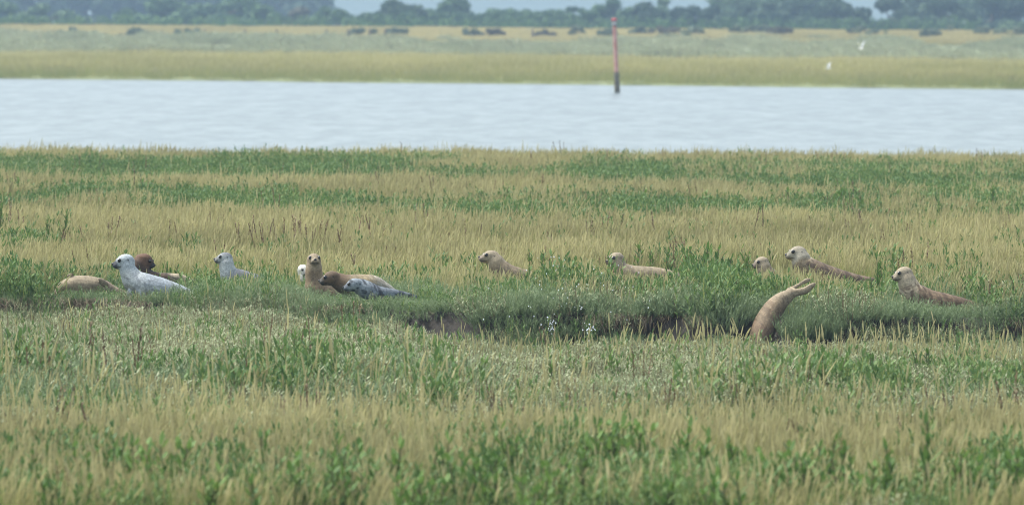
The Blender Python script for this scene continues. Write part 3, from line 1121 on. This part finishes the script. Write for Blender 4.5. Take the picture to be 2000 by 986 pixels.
build_seal('small cream coloured head peeping out behind the upright tan seal', 574, 605,
           [(594, 534, 11), (604, 548, 14), (640, 556, 14), (690, 562, 9)],
           (592, 527, 34, -62, -12), dict(body=(0.5, 0.45, 0.37), head=(0.60, 0.56, 0.48), muzzle=(0.30, 0.27, 0.24), seed=24, tone=0.8, mask=0.7))
build_seal('upright tan seal facing the camera with its head held high', 592, 625,
           [(613, 516, 15), (613, 530, 17), (615, 548, 19), (620, 566, 24), (640, 577, 23), (675, 583, 17), (715, 588, 9)],
           (613, 509, 45, -82, 10), dict(body=(0.31, 0.215, 0.125), head=(0.36, 0.27, 0.17), muzzle=(0.34, 0.26, 0.17), belly=(0.27, 0.185, 0.105), mask=0.9, spot=(0.2, 0.13, 0.075), spot_amt=0.5, seed=30), flippers=[(602, 584, 24, 11, 10, 85, -0.14), (648, 574, 34, 13, 10, 40, -0.2)])
build_seal('brown dark-headed seal with tan body and grey rump, lying beside the upright one', 596, 690,
           [(657, 547, 16), (674, 555, 20), (700, 559, 24), (728, 560, 23), (750, 566, 16), (775, 576, 8)],
           (648, 543, 46, 186, -8, -0.05), dict(body=(0.37, 0.28, 0.16), head=(0.165, 0.105, 0.06), muzzle=(0.10, 0.085, 0.07), chest=(0.15, 0.095, 0.055), rump=(0.42, 0.38, 0.31), seed=35,
                                         spot=(0.14, 0.10, 0.06), spot_amt=0.4), flippers=[(655, 579, 28, 14, 10, 60, -0.16)])
build_seal('grey mottled seal lowest in the huddle, dark spots on its face and back', 601, 735,
           [(702, 559, 16), (716, 566, 18), (735, 573, 16), (758, 574, 12), (782, 575, 8), (803, 577, 4), (812, 580, 4)],
           (693, 556, 42, 188, -8, -0.06), dict(body=(0.30, 0.33, 0.36), head=(0.36, 0.39, 0.42), muzzle=(0.16, 0.17, 0.19), back=(0.17, 0.185, 0.21), spot=(0.04, 0.045, 0.055), spot_amt=0.85, spot_head=True, seed=41, tone=0.52))
build_seal('tan seal in straw grass looking left, midway between the huddle and the straight-backed seal', 572, 990,
           [(967, 510, 17), (975, 524, 20), (993, 538, 22), (1025, 545, 19), (1060, 553, 13), (1095, 561, 7)],
           (960, 503, 46, 192, 6), dict(body=(0.32, 0.24, 0.15), head=(0.40, 0.315, 0.21), muzzle=(0.31, 0.24, 0.17), back=(0.27, 0.20, 0.125), spot=(0.17, 0.12, 0.075), spot_amt=0.5, seed=47, mask=0.8))
build_seal('tan seal with low straight back in straw grass, dark mouth, face half to camera', 566, 1240,
           [(1206, 513, 14), (1210, 528, 18), (1236, 538, 20), (1278, 540, 19), (1315, 543, 14), (1350, 550, 7)],
           (1204, 506, 43, 214, -6), dict(body=(0.37, 0.285, 0.18), head=(0.42, 0.33, 0.22), muzzle=(0.28, 0.22, 0.15), spot=(0.2, 0.145, 0.09), spot_amt=0.5, seed=53, mask=0.8))
build_seal('small tan seal, just its head above grass, left of the larger cream-headed one', 567, 1500,
           [(1491, 519, 14), (1496, 534, 17), (1520, 548, 16), (1555, 558, 9)],
           (1488, 513, 38, 203, -9), dict(body=(0.34, 0.26, 0.16), head=(0.43, 0.34, 0.23), muzzle=(0.25, 0.19, 0.14), seed=58, mask=0.8))
build_seal('cream-headed seal with brown mottled back stretched out in the straw grass', 572, 1600,
           [(1563, 502, 18), (1570, 518, 22), (1594, 533, 24), (1632, 543, 20), (1672, 548, 13), (1705, 550, 8), (1730, 556, 5)],
           (1559, 495, 47, 196, -2), dict(body=(0.30, 0.225, 0.145), back=(0.20, 0.135, 0.085), head=(0.52, 0.455, 0.35), crown=(0.40, 0.33, 0.24), muzzle=(0.33, 0.28, 0.20), spot=(0.11, 0.07, 0.045), spot_amt=0.9, seed=63, mask=0.9))
build_seal('tan seal with brown back at the right end of the bank, head raised', 614, 1820,
           [(1770, 543, 17), (1774, 556, 20), (1785, 576, 26), (1812, 590, 26), (1845, 595, 23), (1880, 597, 16), (1910, 600, 8), (1935, 605, 4)],
           (1766, 535, 46, 197, -9), dict(body=(0.29, 0.205, 0.125), back=(0.215, 0.14, 0.085), chest=(0.44, 0.35, 0.235), head=(0.45, 0.355, 0.24), muzzle=(0.40, 0.32, 0.22), spot=(0.12, 0.075, 0.045), spot_amt=0.8, seed=69))
build_seal('brown seal diving head first down the creek bank, hind flippers in the air', 620, 1500,
           [(1548, 571, 9.5, 0.0), (1537, 579, 13.5, -0.02), (1524, 588, 17, -0.05), (1513, 600, 20, -0.09), (1504, 613, 22, -0.14), (1494, 632, 24, -0.22), (1485, 654, 23, -0.32), (1478, 676, 17, -0.4), (1474, 692, 11, -0.45)],
           None, dict(body=(0.25, 0.165, 0.10), chest=(0.37, 0.28, 0.18), belly=(0.17, 0.105, 0.06), back=(0.30, 0.215, 0.13), spot=(0.16, 0.10, 0.06), spot_amt=0.5, rump=(0.23, 0.15, 0.09), tone=0.62, seed=75),
           rear=[[(1541, 567, 6, 0.02), (1555, 560, 4.2, 0.05), (1567, 553, 3.8, 0.07), (1575, 549, 5, 0.08), (1580, 547, 4.5, 0.08)],
                 [(1545, 573, 9, -0.02), (1560, 570, 7.5, -0.05), (1574, 566, 7.5, -0.07), (1583, 559, 6, -0.07), (1589, 555, 4.5, -0.07)]], dy=0.12)
# ------------------------------------------------------------------ single leafy plants
def plant_mesh(k, h, spread, ll, lw, nst):
    b = disc(nst, spread * 0.5)
    H = U(nst, 0.6, 1.0) * h
    H[0] = h
    lean = np.stack([b[:, 0] * 0.6 + U(nst, -0.05, 0.07), U(nst, -0.05, 0.05), H], -1)
    st = merge([strips(b, lean, np.full(nst, 0.010), U(nst, -0.6, 0.6), 0, RNG.random(nst), 3, 0.2, 'x'),
                strips(b, lean, np.full(nst, 0.010), U(nst, 1, 2), 0, RNG.random(nst), 3, 0.2, 'x')])
    per = 15
    n = nst * per
    t = np.tile(np.linspace(0.12, 1.0, per), nst) + U(n, -0.03, 0.03)
    tt = t[:, None]
    le = np.repeat(lean, per, 0)
    lb = np.repeat(b, per, 0) + le * np.array([1, 1, 0]) * tt ** 1.4 + le * np.array([0, 0, 1]) * tt
    az = np.tile(np.arange(per) * 2.4, nst) + U(n, -0.5, 0.5)
    ln = U(n, ll * 0.7, ll * 1.2) * (1.2 - 0.55 * t)
    el = U(n, 0.3, 0.9) + 0.4 * t
    off = np.stack([np.cos(az) * ln * np.cos(el), np.sin(az) * ln * np.cos(el), ln * np.sin(el)], -1)
    lf = merge([strips(lb, off, U(n, lw * 0.7, lw * 1.2), az + 1.57, 0, RNG.random(n), 3, -0.1, 'leaf')])
    return (np_mesh('leafy_plant', lf[0], [lf[1]], [M['plant_leaf']], [lf[2]], attrs={'bv': lf[3]}),
            np_mesh('stem', st[0], [st[1]], [M['plant_stem']], [st[2]], attrs={'bv': st[3]}))


PV = [plant_mesh(k, 0.42, sp, ll, lw, ns) for k, (sp, ll, lw, ns) in enumerate(((0.16, 0.11, 0.024, 4), (0.10, 0.12, 0.022, 2), (0.24, 0.10, 0.024, 7), (0.12, 0.09, 0.02, 3), (0.30, 0.11, 0.026, 8)))]


def leafy(px, top_py, base_py, k, label, group, wide=1.0):
    if group == G2 and base_py > 600:          # rooted on top of the bank, not in the creek
        er = np.interp(px, [0, 300, 500, 700, 900, 1100, 1400, 1700, 2150], [590, 592, 597, 604, 610, 614, 618, 621, 622]) - 4
        base_py = min(base_py, er)
        top_py = min(top_py, base_py - 46)
        wide *= 1.25
    p = on_z(px, base_py, -0.02)
    for _ in range(3):
        p = on_z(px, base_py, float(ground_z(p[0], p[1])) - 0.01)
    hm_ = (base_py - top_py) * p[1] / F
    s = hm_ / 0.42
    o = obj('leafy_plant', PV[k][0])
    c = obj('stem', PV[k][1], o)
    o.location = p
    o.rotation_euler = (0, 0, random.uniform(0, 6.28))
    hs = min(max(s, 0.6), 1.0) * wide
    o.scale = (hs, hs, s)
    tag(o, label, 'plant', group)
    return o


G1, G2, G3, G4 = 'leafy plants among the foreground straw grass', 'leafy plants on the creek bank', 'leafy plants in the middle of the straw field', 'leafy plants between creek and foreground grass'
leafy(1722, 505, 598, 0, 'tall narrow dark green plant just left of the rightmost seal on the bank', G2)
leafy(1745, 496, 580, 1, 'slim green sprig behind the head of the seal at the right end', G2)
leafy(1247, 478, 560, 1, 'tall leafy plant rising behind the low straight-backed seal', G2, 1.3)
leafy(1272, 488, 562, 3, 'thin sprig right of the tall plant by the straight-backed seal', G2)
leafy(1306, 491, 565, 1, 'lone upright sprig past the tail end of the straight-backed seal', G2)
leafy(1440, 540, 622, 2, 'dark bushy plant on the bank left of the diving seal', G2, 1.2)
leafy(1362, 486, 572, 2, 'broad green bush of leaves in straw grass left of the small seal head', G2, 1.3)
leafy(1395, 484, 575, 4, 'widest green leafy plant between the straight-backed seal and the small head', G2, 1.2)
leafy(1505, 480, 560, 3, 'upright sprig rising between the small seal head and the cream-headed seal', G2)
leafy(1460, 487, 560, 0, 'leafy sprig directly behind the small seal head', G2)
leafy(1036, 493, 562, 3, 'narrow sprig above the rump of the seal in straw grass', G2)
leafy(1060, 495, 560, 1, 'upright sprig second to the right of the seal in straw grass', G2)
leafy(935, 508, 560, 0, 'green sprig under the chin of the seal in straw grass', G2)
for px, tp, bp, k in ((1600, 580, 636, 2), (1640, 560, 632, 0), (1680, 560, 634, 3), (1910, 540, 610, 4), (1945, 560, 615, 2), (1985, 545, 612, 0), (1895, 530, 600, 3),
                      (1560, 590, 640, 3), (1415, 570, 630, 0), (1610, 545, 600, 0), (1660, 548, 600, 1), (1625, 572, 615, 4), (1668, 570, 617, 2), (1705, 568, 618, 4), (1960, 570, 618, 4), (1930, 575, 617, 2), (1410, 568, 616, 4), (1340, 566, 615, 2), (1290, 570, 615, 3), (1180, 566, 612, 0), (1700, 548, 604, 1)):
    leafy(px, tp, bp, k, 'green leafy plant standing among feathery growth on the bank right of the diving seal' if px > 1500 else 'green leafy plant on the bank left of the diving seal', G2)
leafy(1552, 588, 650, 2, 'leafy plant against the belly side of the diving seal at the creek edge', G2, 1.2)
for px, tp, bp, k in ((330, 515, 570, 2), (385, 520, 572, 0), (300, 545, 580, 3), (410, 530, 575, 2), (520, 515, 570, 0), (560, 520, 572, 3), (780, 520, 575, 0), (820, 525, 580, 2), (720, 505, 560, 3), (870, 520, 580, 0)):
    if not 290 < px < 310:
        leafy(px, tp, bp, k, 'low green leafy plant in the growth between the left-hand seals', G2)
for px, tp, bp, k in ((35, 350, 405, 2), (190, 360, 405, 0), (290, 355, 405, 4), (400, 365, 405, 3), (620, 370, 412, 2), (830, 375, 420, 0), (980, 365, 420, 0), (930, 380, 420, 2), (1155, 375, 420, 2),
                      (1255, 375, 422, 0), (1390, 375, 425, 2), (1550, 372, 425, 4), (1620, 372, 428, 2), (1660, 370, 428, 4), (1745, 378, 430, 0), (1940, 368, 435, 1), (700, 375, 418, 3), (1060, 380, 424, 3), (1480, 385, 430, 3)):
    leafy(px, tp, bp, k, 'dark green leafy plant in the broken band across the middle of the straw field', G3, 1.5)
for px, tp, bp, k in ((2, 405, 490, 1), (130, 420, 500, 1), (30, 440, 510, 0), (90, 425, 500, 3)):
    leafy(px, tp, bp, k, 'green sprig in the straw grass at the left edge above the pale lying seal', G3)
leafy(1590, 690, 800, 4, 'largest bright green plant below the diving seal, nearest its tail side', G4, 1.2)
for px, tp, bp, k in ((1560, 700, 790, 2), (1635, 705, 800, 2), (1540, 720, 790, 0), (1700, 690, 780, 1), (1810, 680, 770, 1), (1790, 690, 770, 3)):
    leafy(px, tp, bp, k, 'bright green leafy plant in the clump below the diving seal', G4)
for px, tp, bp, k in ((940, 700, 790, 1), (690, 672, 760, 1), (580, 655, 740, 1), (630, 660, 745, 0), (540, 665, 745, 2), (470, 680, 750, 2), (1080, 705, 790, 3), (1210, 690, 770, 2), (1255, 745, 820, 0), (300, 690, 760, 2), (260, 790, 860, 0)):
    leafy(px, tp, bp, k, 'bright green leafy plant in the low growth between the creek and the foreground straw', G4)
fg = [(520, 850, 960, 1), (70, 895, 985, 3), (300, 870, 990, 4), (345, 880, 990, 0), (500, 945, 1040, 1), (190, 870, 985, 2), (700, 870, 980, 2), (760, 880, 985, 0), (850, 870, 975, 0), (925, 900, 1010, 4),
      (1005, 850, 960, 0), (1065, 910, 1010, 2), (1200, 835, 955, 4), (1225, 840, 955, 2), (1340, 840, 960, 0), (1380, 860, 970, 0), (1435, 865, 975, 3), (1480, 890, 985, 2), (1575, 870, 985, 2),
      (1560, 900, 1010, 4), (1745, 885, 1000, 0), (1805, 830, 985, 1), (1910, 905, 1000, 0), (1960, 900, 1000, 4), (1870, 895, 1000, 3), (1680, 905, 1010, 2), (1640, 870, 985, 3), (620, 890, 1000, 2),
      (1135, 880, 1000, 3), (570, 920, 1020, 0), (130, 930, 1030, 2), (400, 930, 1030, 0), (820, 940, 1040, 4), (1290, 930, 1040, 0), (1420, 935, 1040, 2), (1020, 940, 1045, 2), (1980, 890, 1000, 2), (660, 920, 1020, 4)]
for px, tp, bp, k in fg:
    leafy(px, tp - 8, bp + 25, k, 'green leafy plant growing up through the foreground straw grass', G1, 1.35)

# splash drops over the creek
M['drop'] = simple_mat('water_drop', (0.8, 0.84, 0.87), 0.1, 0.6)
bm_ = bmesh.new()
sp = []
for k in range(58):
    sp.append((random.gauss(1120, 75), random.uniform(500, 625), random.uniform(0.003, 0.007)))
for cx, cy in ((1075, 632), (1150, 636), (1075, 640), (1152, 645)):
    for k in range(13):
        sp.append((random.gauss(cx, 6), random.gauss(cy, 8), random.uniform(0.003, 0.008)))
for px, py, r in sp:
    p = at(px, py, 88.8 + random.uniform(-0.5, 0.5))
    res = bmesh.ops.create_icosphere(bm_, subdivisions=1, radius=r)
    for v in res['verts']:
        v.co = Vector((v.co.x, v.co.y, v.co.z * 1.4)) + Vector(p)
me = bpy.data.meshes.new('water_splash')
bm_.to_mesh(me)
bm_.free()
me.materials.append(M['drop'])
tag(obj('water_splash', me), 'white splash of water drops thrown up from the creek', 'splash', kind='stuff')
# ------------------------------------------------------------------ channel marker post
def tube(bm_, p0, p1, r0, r1, seg=12, cap=True):
    p0, p1 = Vector(p0), Vector(p1)
    t = (p1 - p0).normalized()
    s = t.orthogonal().normalized()
    u_ = t.cross(s)
    ra = [bm_.verts.new(p0 + (s * math.cos(q) + u_ * math.sin(q)) * r0) for q in np.linspace(0, 2 * math.pi, seg, endpoint=False)]
    rb = [bm_.verts.new(p1 + (s * math.cos(q) + u_ * math.sin(q)) * r1) for q in np.linspace(0, 2 * math.pi, seg, endpoint=False)]
    for k in range(seg):
        bm_.faces.new((ra[k], ra[(k + 1) % seg], rb[(k + 1) % seg], rb[k]))
    if cap:
        bm_.faces.new(ra[::-1])
        bm_.faces.new(rb)


def mesh_of(name, fn, mat, parent=None, smooth=False):
    b = bmesh.new()
    fn(b)
    me = bpy.data.meshes.new(name)
    b.to_mesh(me)
    b.free()
    me.materials.append(mat)
    if smooth:
        me.polygons.foreach_set('use_smooth', np.ones(len(me.polygons), bool))
    return obj(name, me, parent)


def worn_paint(name, c1, c2, scale=3.0):
    m, t, b = new_mat(name)
    N, L = t.nodes, t.links
    tc = N.new('ShaderNodeTexCoord')
    n = N.new('ShaderNodeTexNoise')
    n.inputs['Scale'].default_value = scale
    n.inputs['Detail'].default_value = 6
    L.new(tc.outputs['Object'], n.inputs['Vector'])
    cr = N.new('ShaderNodeValToRGB')
    cr.color_ramp.elements[0].position, cr.color_ramp.elements[1].position = 0.4, 0.62
    cr.color_ramp.elements[0].color, cr.color_ramp.elements[1].color = (*c1, 1), (*c2, 1)
    L.new(n.outputs['Fac'], cr.inputs['Fac'])
    L.new(cr.outputs[0], b.inputs['Base Color'])
    b.inputs['Roughness'].default_value = 0.7
    return m


M['red'] = worn_paint('faded_red_paint', (0.42, 0.17, 0.13), (0.52, 0.28, 0.23))
M['redtop'] = simple_mat('red_cap', (0.30, 0.045, 0.05), 0.6)
M['white'] = simple_mat('white_band', (0.42, 0.40, 0.39), 0.6)
M['weed'] = worn_paint('weedy_wood', (0.08, 0.07, 0.04), (0.17, 0.14, 0.08), 5)
M['rust'] = simple_mat('dark_iron', (0.05, 0.04, 0.045), 0.7)
PY = 377.0
pA, pB = at(1206, 186, PY), at(1199.5, 36, PY)
root = bpy.data.objects.new('marker_post', None)
COL.objects.link(root)
root.location = pA
tag(root, 'faded red channel marker post leaning slightly out of the water', 'marker post')
ax = Vector(pB - pA)


def seg_(t0, t1, r0, r1):
    return lambda b: tube(b, ax * t0, ax * t1, r0, r1, 14)


mesh_of('shaft', seg_(0.28, 0.895, 0.098, 0.088), M['red'], root, False)
mesh_of('weedy_foot', seg_(-0.25, 0.30, 0.135, 0.125), M['weed'], root, False)
mesh_of('collar', seg_(0.885, 0.915, 0.085, 0.085), M['rust'], root)
mesh_of('white_band', seg_(0.91, 0.965, 0.10, 0.095), M['white'], root)
mesh_of('red_cap', lambda b: (tube(b, ax * 0.962, ax * 0.985, 0.135, 0.135, 14), tube(b, ax * 0.985, ax * 1.0, 0.13, 0.06, 14)), M['redtop'], root)

# ------------------------------------------------------------------ gulls
M['gull'] = simple_mat('gull_white', (0.62, 0.62, 0.62), 0.7)
M['gullgrey'] = simple_mat('gull_grey', (0.55, 0.57, 0.60), 0.7)


def gull(px, py, Y, label, lift, yaw):
    r = bpy.data.objects.new('gull', None)
    COL.objects.link(r)
    r.location = at(px, py, Y)
    r.rotation_euler = (0, 0, yaw)
    r.scale = (0.75, 0.75, 0.75)
    tag(r, label, 'gull', 'white gulls flying over the far shore')
    mesh_of('body', lambda b: (ellip(b, (0, 0, 0), (0.17, 0.06, 0.06)), ellip(b, (0.17, 0, 0.03), (0.05, 0.04, 0.04))), M['gull'], r, True)
    for s in (-1, 1):
        def wing(b, s=s):
            pr = [(0.0, 0.04, 0.03), (0.02, 0.22, 0.03 + 0.22 * lift), (-0.06, 0.45, 0.03 + 0.34 * lift)]
            ch = [0.13, 0.11, 0.03]
            rows = [[b.verts.new((p[0] + c / 2, p[1] * s, p[2])), b.verts.new((p[0], p[1] * s, p[2] + 0.012)), b.verts.new((p[0] - c / 2, p[1] * s, p[2])), b.verts.new((p[0], p[1] * s, p[2] - 0.01))] for p, c in zip(pr, ch)]
            for a, c in zip(rows[:-1], rows[1:]):
                for k in range(4):
                    b.faces.new((a[k], a[(k + 1) % 4], c[(k + 1) % 4], c[k]))
            b.faces.new(rows[-1])
        mesh_of('wing', wing, M['gullgrey'], r, True)
    mesh_of('tail', lambda b: ellip(b, (-0.2, 0, 0.0), (0.08, 0.045, 0.012)), M['gull'], r, True)


gull(1618, 134, 420, 'lower of the two white gulls, over the olive grass strip', 1.1, R(160))
gull(1682, 96, 430, 'upper of the two white gulls, over the grey-green scrub', 1.5, R(140))

# ------------------------------------------------------------------ trees, hedges, shrubs
M['bark'] = simple_mat('bark', (0.09, 0.07, 0.05), 0.9, 0.1)
LEAFC = dict(dark=((0.018, 0.042, 0.022), (0.05, 0.085, 0.04)), mid=((0.035, 0.075, 0.032), (0.08, 0.14, 0.055)), light=((0.07, 0.12, 0.055), (0.13, 0.19, 0.09)), hedge=((0.05, 0.10, 0.035), (0.105, 0.18, 0.065)), brown=((0.075, 0.075, 0.05), (0.14, 0.13, 0.085)))
for k, (a, b) in LEAFC.items():
    M['cr_' + k] = leaf_mat('crown_' + k, a, b, 0.2, 0.7, 0.15, inst=False)


def leaf_cloud(cent, rad, n, size):
    """n small leaf faces scattered through ellipsoid clumps"""
    ci = RNG.integers(0, len(cent), n)
    d = RNG.normal(size=(n, 3))
    d /= np.linalg.norm(d, axis=1)[:, None]
    q = RNG.random(n) ** 0.45
    P = cent[ci] + d * rad[ci] * q[:, None]
    nrm = d + RNG.normal(0, 0.6, (n, 3))
    nrm /= np.linalg.norm(nrm, axis=1)[:, None]
    t = np.cross(nrm, RNG.normal(size=(n, 3)))
    t /= np.linalg.norm(t, axis=1)[:, None]
    b = np.cross(nrm, t)
    s = U(n, 0.6, 1.3)[:, None] * size
    V = np.stack([P - t * s - b * s * 0.5, P + t * s - b * s * 0.5, P + t * s * 0.7 + b * s * 0.6, P - t * s * 0.6 + b * s * 0.6], 1).reshape(-1, 3)
    Fq = np.arange(4 * n).reshape(n, 4)
    bv = np.repeat(np.clip(0.5 * RNG.random(len(cent))[ci] + 0.5 * RNG.random(n), 0, 1), 4)
    return V, Fq, bv


def tree(px, width_px, top_py, Y, tone, label, name='tree', base_py=47, group='trees along the far bank', open_=1.0):
    gb = at(px, base_py, Y)
    gz = float(ground_z(gb[0], gb[1]))
    top = at(px, top_py, Y)[2]
    h = max(top - gz, 1.0)
    wd = width_px * Y / F / 2 * (1.0 if name == 'shrub' else 1.28)
    root_ = bpy.data.objects.new(name, None)
    COL.objects.link(root_)
    root_.location = (gb[0], Y, gz)
    tag(root_, label, 'tree' if name == 'tree' else 'shrub', group)
    nl = max(14, int(wd * h * 0.8))
    nl = min(nl, 34)
    a, zz = RNG.random(nl) * 6.28, RNG.random(nl)
    prof = np.sin(np.pi * np.clip(0.30 + 0.62 * zz, 0, 1)) ** 0.6
    q = np.sqrt(RNG.random(nl)) * 0.92
    cent = np.stack([np.cos(a) * q * wd * prof, np.sin(a) * q * wd * prof, h * (0.0 + 0.84 * zz)], -1)
    rr = U(nl, 0.26, 0.46) * min(wd, h * 0.7)
    rad = np.stack([rr * 1.15, rr * 1.15, rr * 0.8], -1)
    n = int(min(5200, max(400, 260 * nl * open_)))
    V, Fq, bv = leaf_cloud(cent, rad, n, 0.055 * min(wd, h) + 0.07)
    V[:, 2] *= h / V[:, 2].max()
    obj('crown', np_mesh('crown', V, [Fq], [M['cr_' + tone]], attrs={'bv': bv}), root_)

    def trunk(b):
        r = 0.045 * h
        tube(b, (0, 0, -0.3), (0.03 * h, 0, 0.5 * h), r, r * 0.6, 8)
        for k in range(4):
            c = cent[k % nl]
            tube(b, (0.03 * h * (0.3 + 0.15 * k) * 2, 0, h * (0.25 + 0.07 * k)), c, r * 0.5, r * 0.15, 6)
    mesh_of('trunk', trunk, M['bark'], root_)


def T(lbl, items, group):
    for (px, w_, tp, Y, tone) in items:
        tree(px, w_, tp, Y, tone, lbl, group=group)


T('tall hazy blue-grey tree at the back of the wood at the left edge', [(p, 150, -50 + 14 * math.sin(p), 1250, 'dark') for p in (-40, 60, 160, 260, 360, 450, 530)], 'tall back trees on the left')
tree(600, 110, -18, 1300, 'dark', 'hazy blue-grey tree whose crown slopes down at the right end of the left wood')
T('grey-green rounded tree in front of the tall left wood', [(-10, 80, 0, 930, 'mid'), (95, 110, 6, 920, 'light'), (250, 90, 14, 900, 'mid'), (330, 130, -6, 940, 'mid'), (440, 150, -12, 940, 'mid'), (520, 90, 8, 900, 'mid')], 'nearer trees of the left wood')
tree(572, 70, 12, 900, 'brown', 'small brownish tree at the right end of the left wood')
tree(660, 90, 12, 890, 'mid', 'low green tree left of the dark round bush')
tree(762, 128, -4, 850, 'dark', 'dark dome-shaped tree standing alone left of centre', open_=2.2)
T('loose green tree with gaps to the pale hills behind', [(845, 50, 16, 900, 'mid'), (872, 50, 6, 920, 'mid'), (915, 95, -10, 900, 'mid'), (955, 60, 16, 880, 'mid'), (845, 60, 24, 860, 'mid'), (895, 70, 22, 860, 'mid'), (725, 60, 22, 845, 'mid'), (790, 70, 20, 845, 'mid'), (975, 60, 22, 860, 'mid')], 'loose trees right of the dark dome')
T('small thin tree in the low row left of the marker post', [(1000, 50, 15, 900, 'mid'), (1032, 44, 17, 890, 'mid'), (1075, 50, 17, 900, 'mid'), (1117, 26, 12, 910, 'mid'), (1138, 24, 14, 900, 'mid'), (1165, 50, 8, 920, 'mid'), (1196, 56, -4, 900, 'mid'), (1218, 40, 12, 880, 'mid'), (1015, 60, 22, 870, 'mid'), (1060, 60, 20, 880, 'mid'), (1100, 60, 21, 870, 'mid'), (1150, 50, 18, 870, 'mid')], 'low row of thin trees by the post')
tree(1265, 80, 2, 860, 'dark', 'round dark tree right of the marker post')
tree(1300, 60, -8, 900, 'light', 'pale green tree behind the round dark one right of the post')
T('dark rounded tree in the right-hand wood', [(1345, 60, 8, 870, 'dark'), (1395, 80, 8, 860, 'dark'), (1480, 110, 0, 880, 'dark'), (1570, 120, -14, 900, 'dark'), (1660, 110, -8, 880, 'dark'), (1735, 100, -10, 890, 'dark'), (1850, 120, -8, 880, 'dark'), (1935, 110, -14, 890, 'dark'), (2020, 110, -14, 890, 'dark')], 'dark trees of the right wood')
T('pale green tree rising behind the dark trees of the right wood', [(1430, 90, -22, 950, 'light'), (1520, 80, -26, 980, 'mid'), (1615, 70, -30, 980, 'light'), (1790, 100, -30, 960, 'light'), (1890, 90, -30, 980, 'mid'), (1980, 90, -34, 980, 'mid')], 'pale trees behind the right wood')


def hedge(x0, x1, top0, top1, Y, tone, label):
    a, b = at(x0, 50, Y), at(x1, 50, Y)
    L_ = b[0] - a[0]
    nl = int(L_ * 1.1)
    xs_ = np.linspace(0, L_, nl)
    tz = np.array([at(x0 + (x1 - x0) * t, top0 + (top1 - top0) * t, Y)[2] for t in np.linspace(0, 1, nl)])
    gz = ground_z(a[0] + xs_, np.full(nl, Y))
    hh = np.maximum(tz - gz, 0.5) * (0.8 + 0.4 * fbm(xs_ * 0.4, xs_ * 0, 91))
    cent = np.stack([xs_ + U(nl, -0.5, 0.5), U(nl, -0.8, 0.8), hh * 0.5], -1)
    rad = np.stack([U(nl, 0.7, 1.4), U(nl, 0.8, 1.2), hh * 0.55], -1)
    cent[:, 2] += gz - gz[0]
    V, Fq, bv = leaf_cloud(cent, rad, nl * 130, 0.12)
    o = obj('hedge', np_mesh('hedge', V, [Fq], [M['cr_' + tone]], attrs={'bv': bv}))
    o.location = (a[0], Y, gz[0])
    tag(o, label, 'hedge')


hedge(-120, 1290, 30, 36, 808, 'hedge', 'long low hedge along the foot of the left and centre trees')
hedge(1290, 1910, 34, 34, 804, 'hedge', 'paler green hedge in front of the dark right wood')
hedge(1955, 2120, 42, 42, 804, 'light', 'short hedge end at the right edge past the gap')

M['cr_shrub'] = leaf_mat('crown_shrub', (0.075, 0.105, 0.065), (0.16, 0.19, 0.12), 0.2, 0.7, 0.15, inst=False)
M['cr_olive'] = leaf_mat('crown_olive', (0.10, 0.125, 0.06), (0.17, 0.19, 0.10), 0.2, 0.7, 0.15, inst=False)
for px, w_, tp, bp, tone, lb in ((370, 48, 60, 78, 'shrub', 'dark shrub in the grey-green scrub on the left'), (262, 50, 63, 78, 'shrub', 'low shrub left of the darkest left shrub'), (275, 30, 78, 92, 'shrub', 'small dark shrub lowest on the left slope'),
                                 (148, 60, 72, 92, 'shrub', 'wide low shrub farthest left in the scrub'), (775, 34, 70, 84, 'shrub', 'small dark shrub right of the fence posts'), (702, 60, 68, 84, 'shrub', 'faint shrub under the fence posts'),
                                 (921, 26, 56, 84, 'shrub', 'narrow dark shrub on the tan bank at centre'), (955, 50, 56, 86, 'brown', 'brownish shrub beside the narrow dark one at centre'),
                                 (1065, 34, 70, 84, 'brown', 'low brown shrub left of the marker post'), (1185, 26, 88, 102, 'shrub', 'small dark shrub just left of the marker post'), (1127, 24, 64, 76, 'shrub', 'tiny dark shrub on the tan bank left of the post'),
                                 (1252, 40, 60, 78, 'shrub', 'dark shrub first right of the marker post'), (1312, 80, 52, 78, 'brown', 'broad brown shrub right of the post'), (1358, 40, 62, 80, 'shrub', 'dark shrub right of the broad brown one'),
                                 (1325, 60, 72, 96, 'olive', 'pale olive shrub in front of the broad brown one'), (1455, 46, 64, 88, 'shrub', 'dark shrub left of a pair on the right'), (1490, 34, 66, 84, 'shrub', 'small dark shrub in the middle of the right trio'), (1522, 52, 64, 88, 'brown', 'brownish shrub right of the pair'),
                                 (1690, 60, 70, 86, 'shrub', 'dark shrub behind the upper gull'), (1818, 44, 72, 84, 'shrub', 'small dark shrub left of the long dark thicket'), (1905, 130, 66, 92, 'shrub', 'long dark thicket near the right edge'), (1992, 34, 70, 92, 'shrub', 'dark shrub at the right edge')):
    tree(px, w_ * 1.5, tp + 3, 700 + (4 if tone == 'olive' else random.uniform(5, 30)), tone, lb, name='shrub', base_py=bp, group='shrubs on the far bank')

# fence posts on the tan bank
M['postwood'] = simple_mat('grey_wood', (0.10, 0.085, 0.075), 0.85)
for px in (478, 400, 637, 680, 722, 752, 540, 1040):
    p = at(px, 76, 690)
    p[2] = float(ground_z(p[0], 690))
    o = mesh_of('fence_post', lambda b: (tube(b, (0, 0, -0.2), (0.02, 0, 0.95), 0.10, 0.085, 8), tube(b, (0.02, 0, 0.95), (0.02, 0, 1.0), 0.085, 0.03, 8)), M['postwood'])
    o.location = p
    tag(o, 'thin grey wooden fence post standing on the far tan bank', 'fence post', 'fence posts on the far bank')
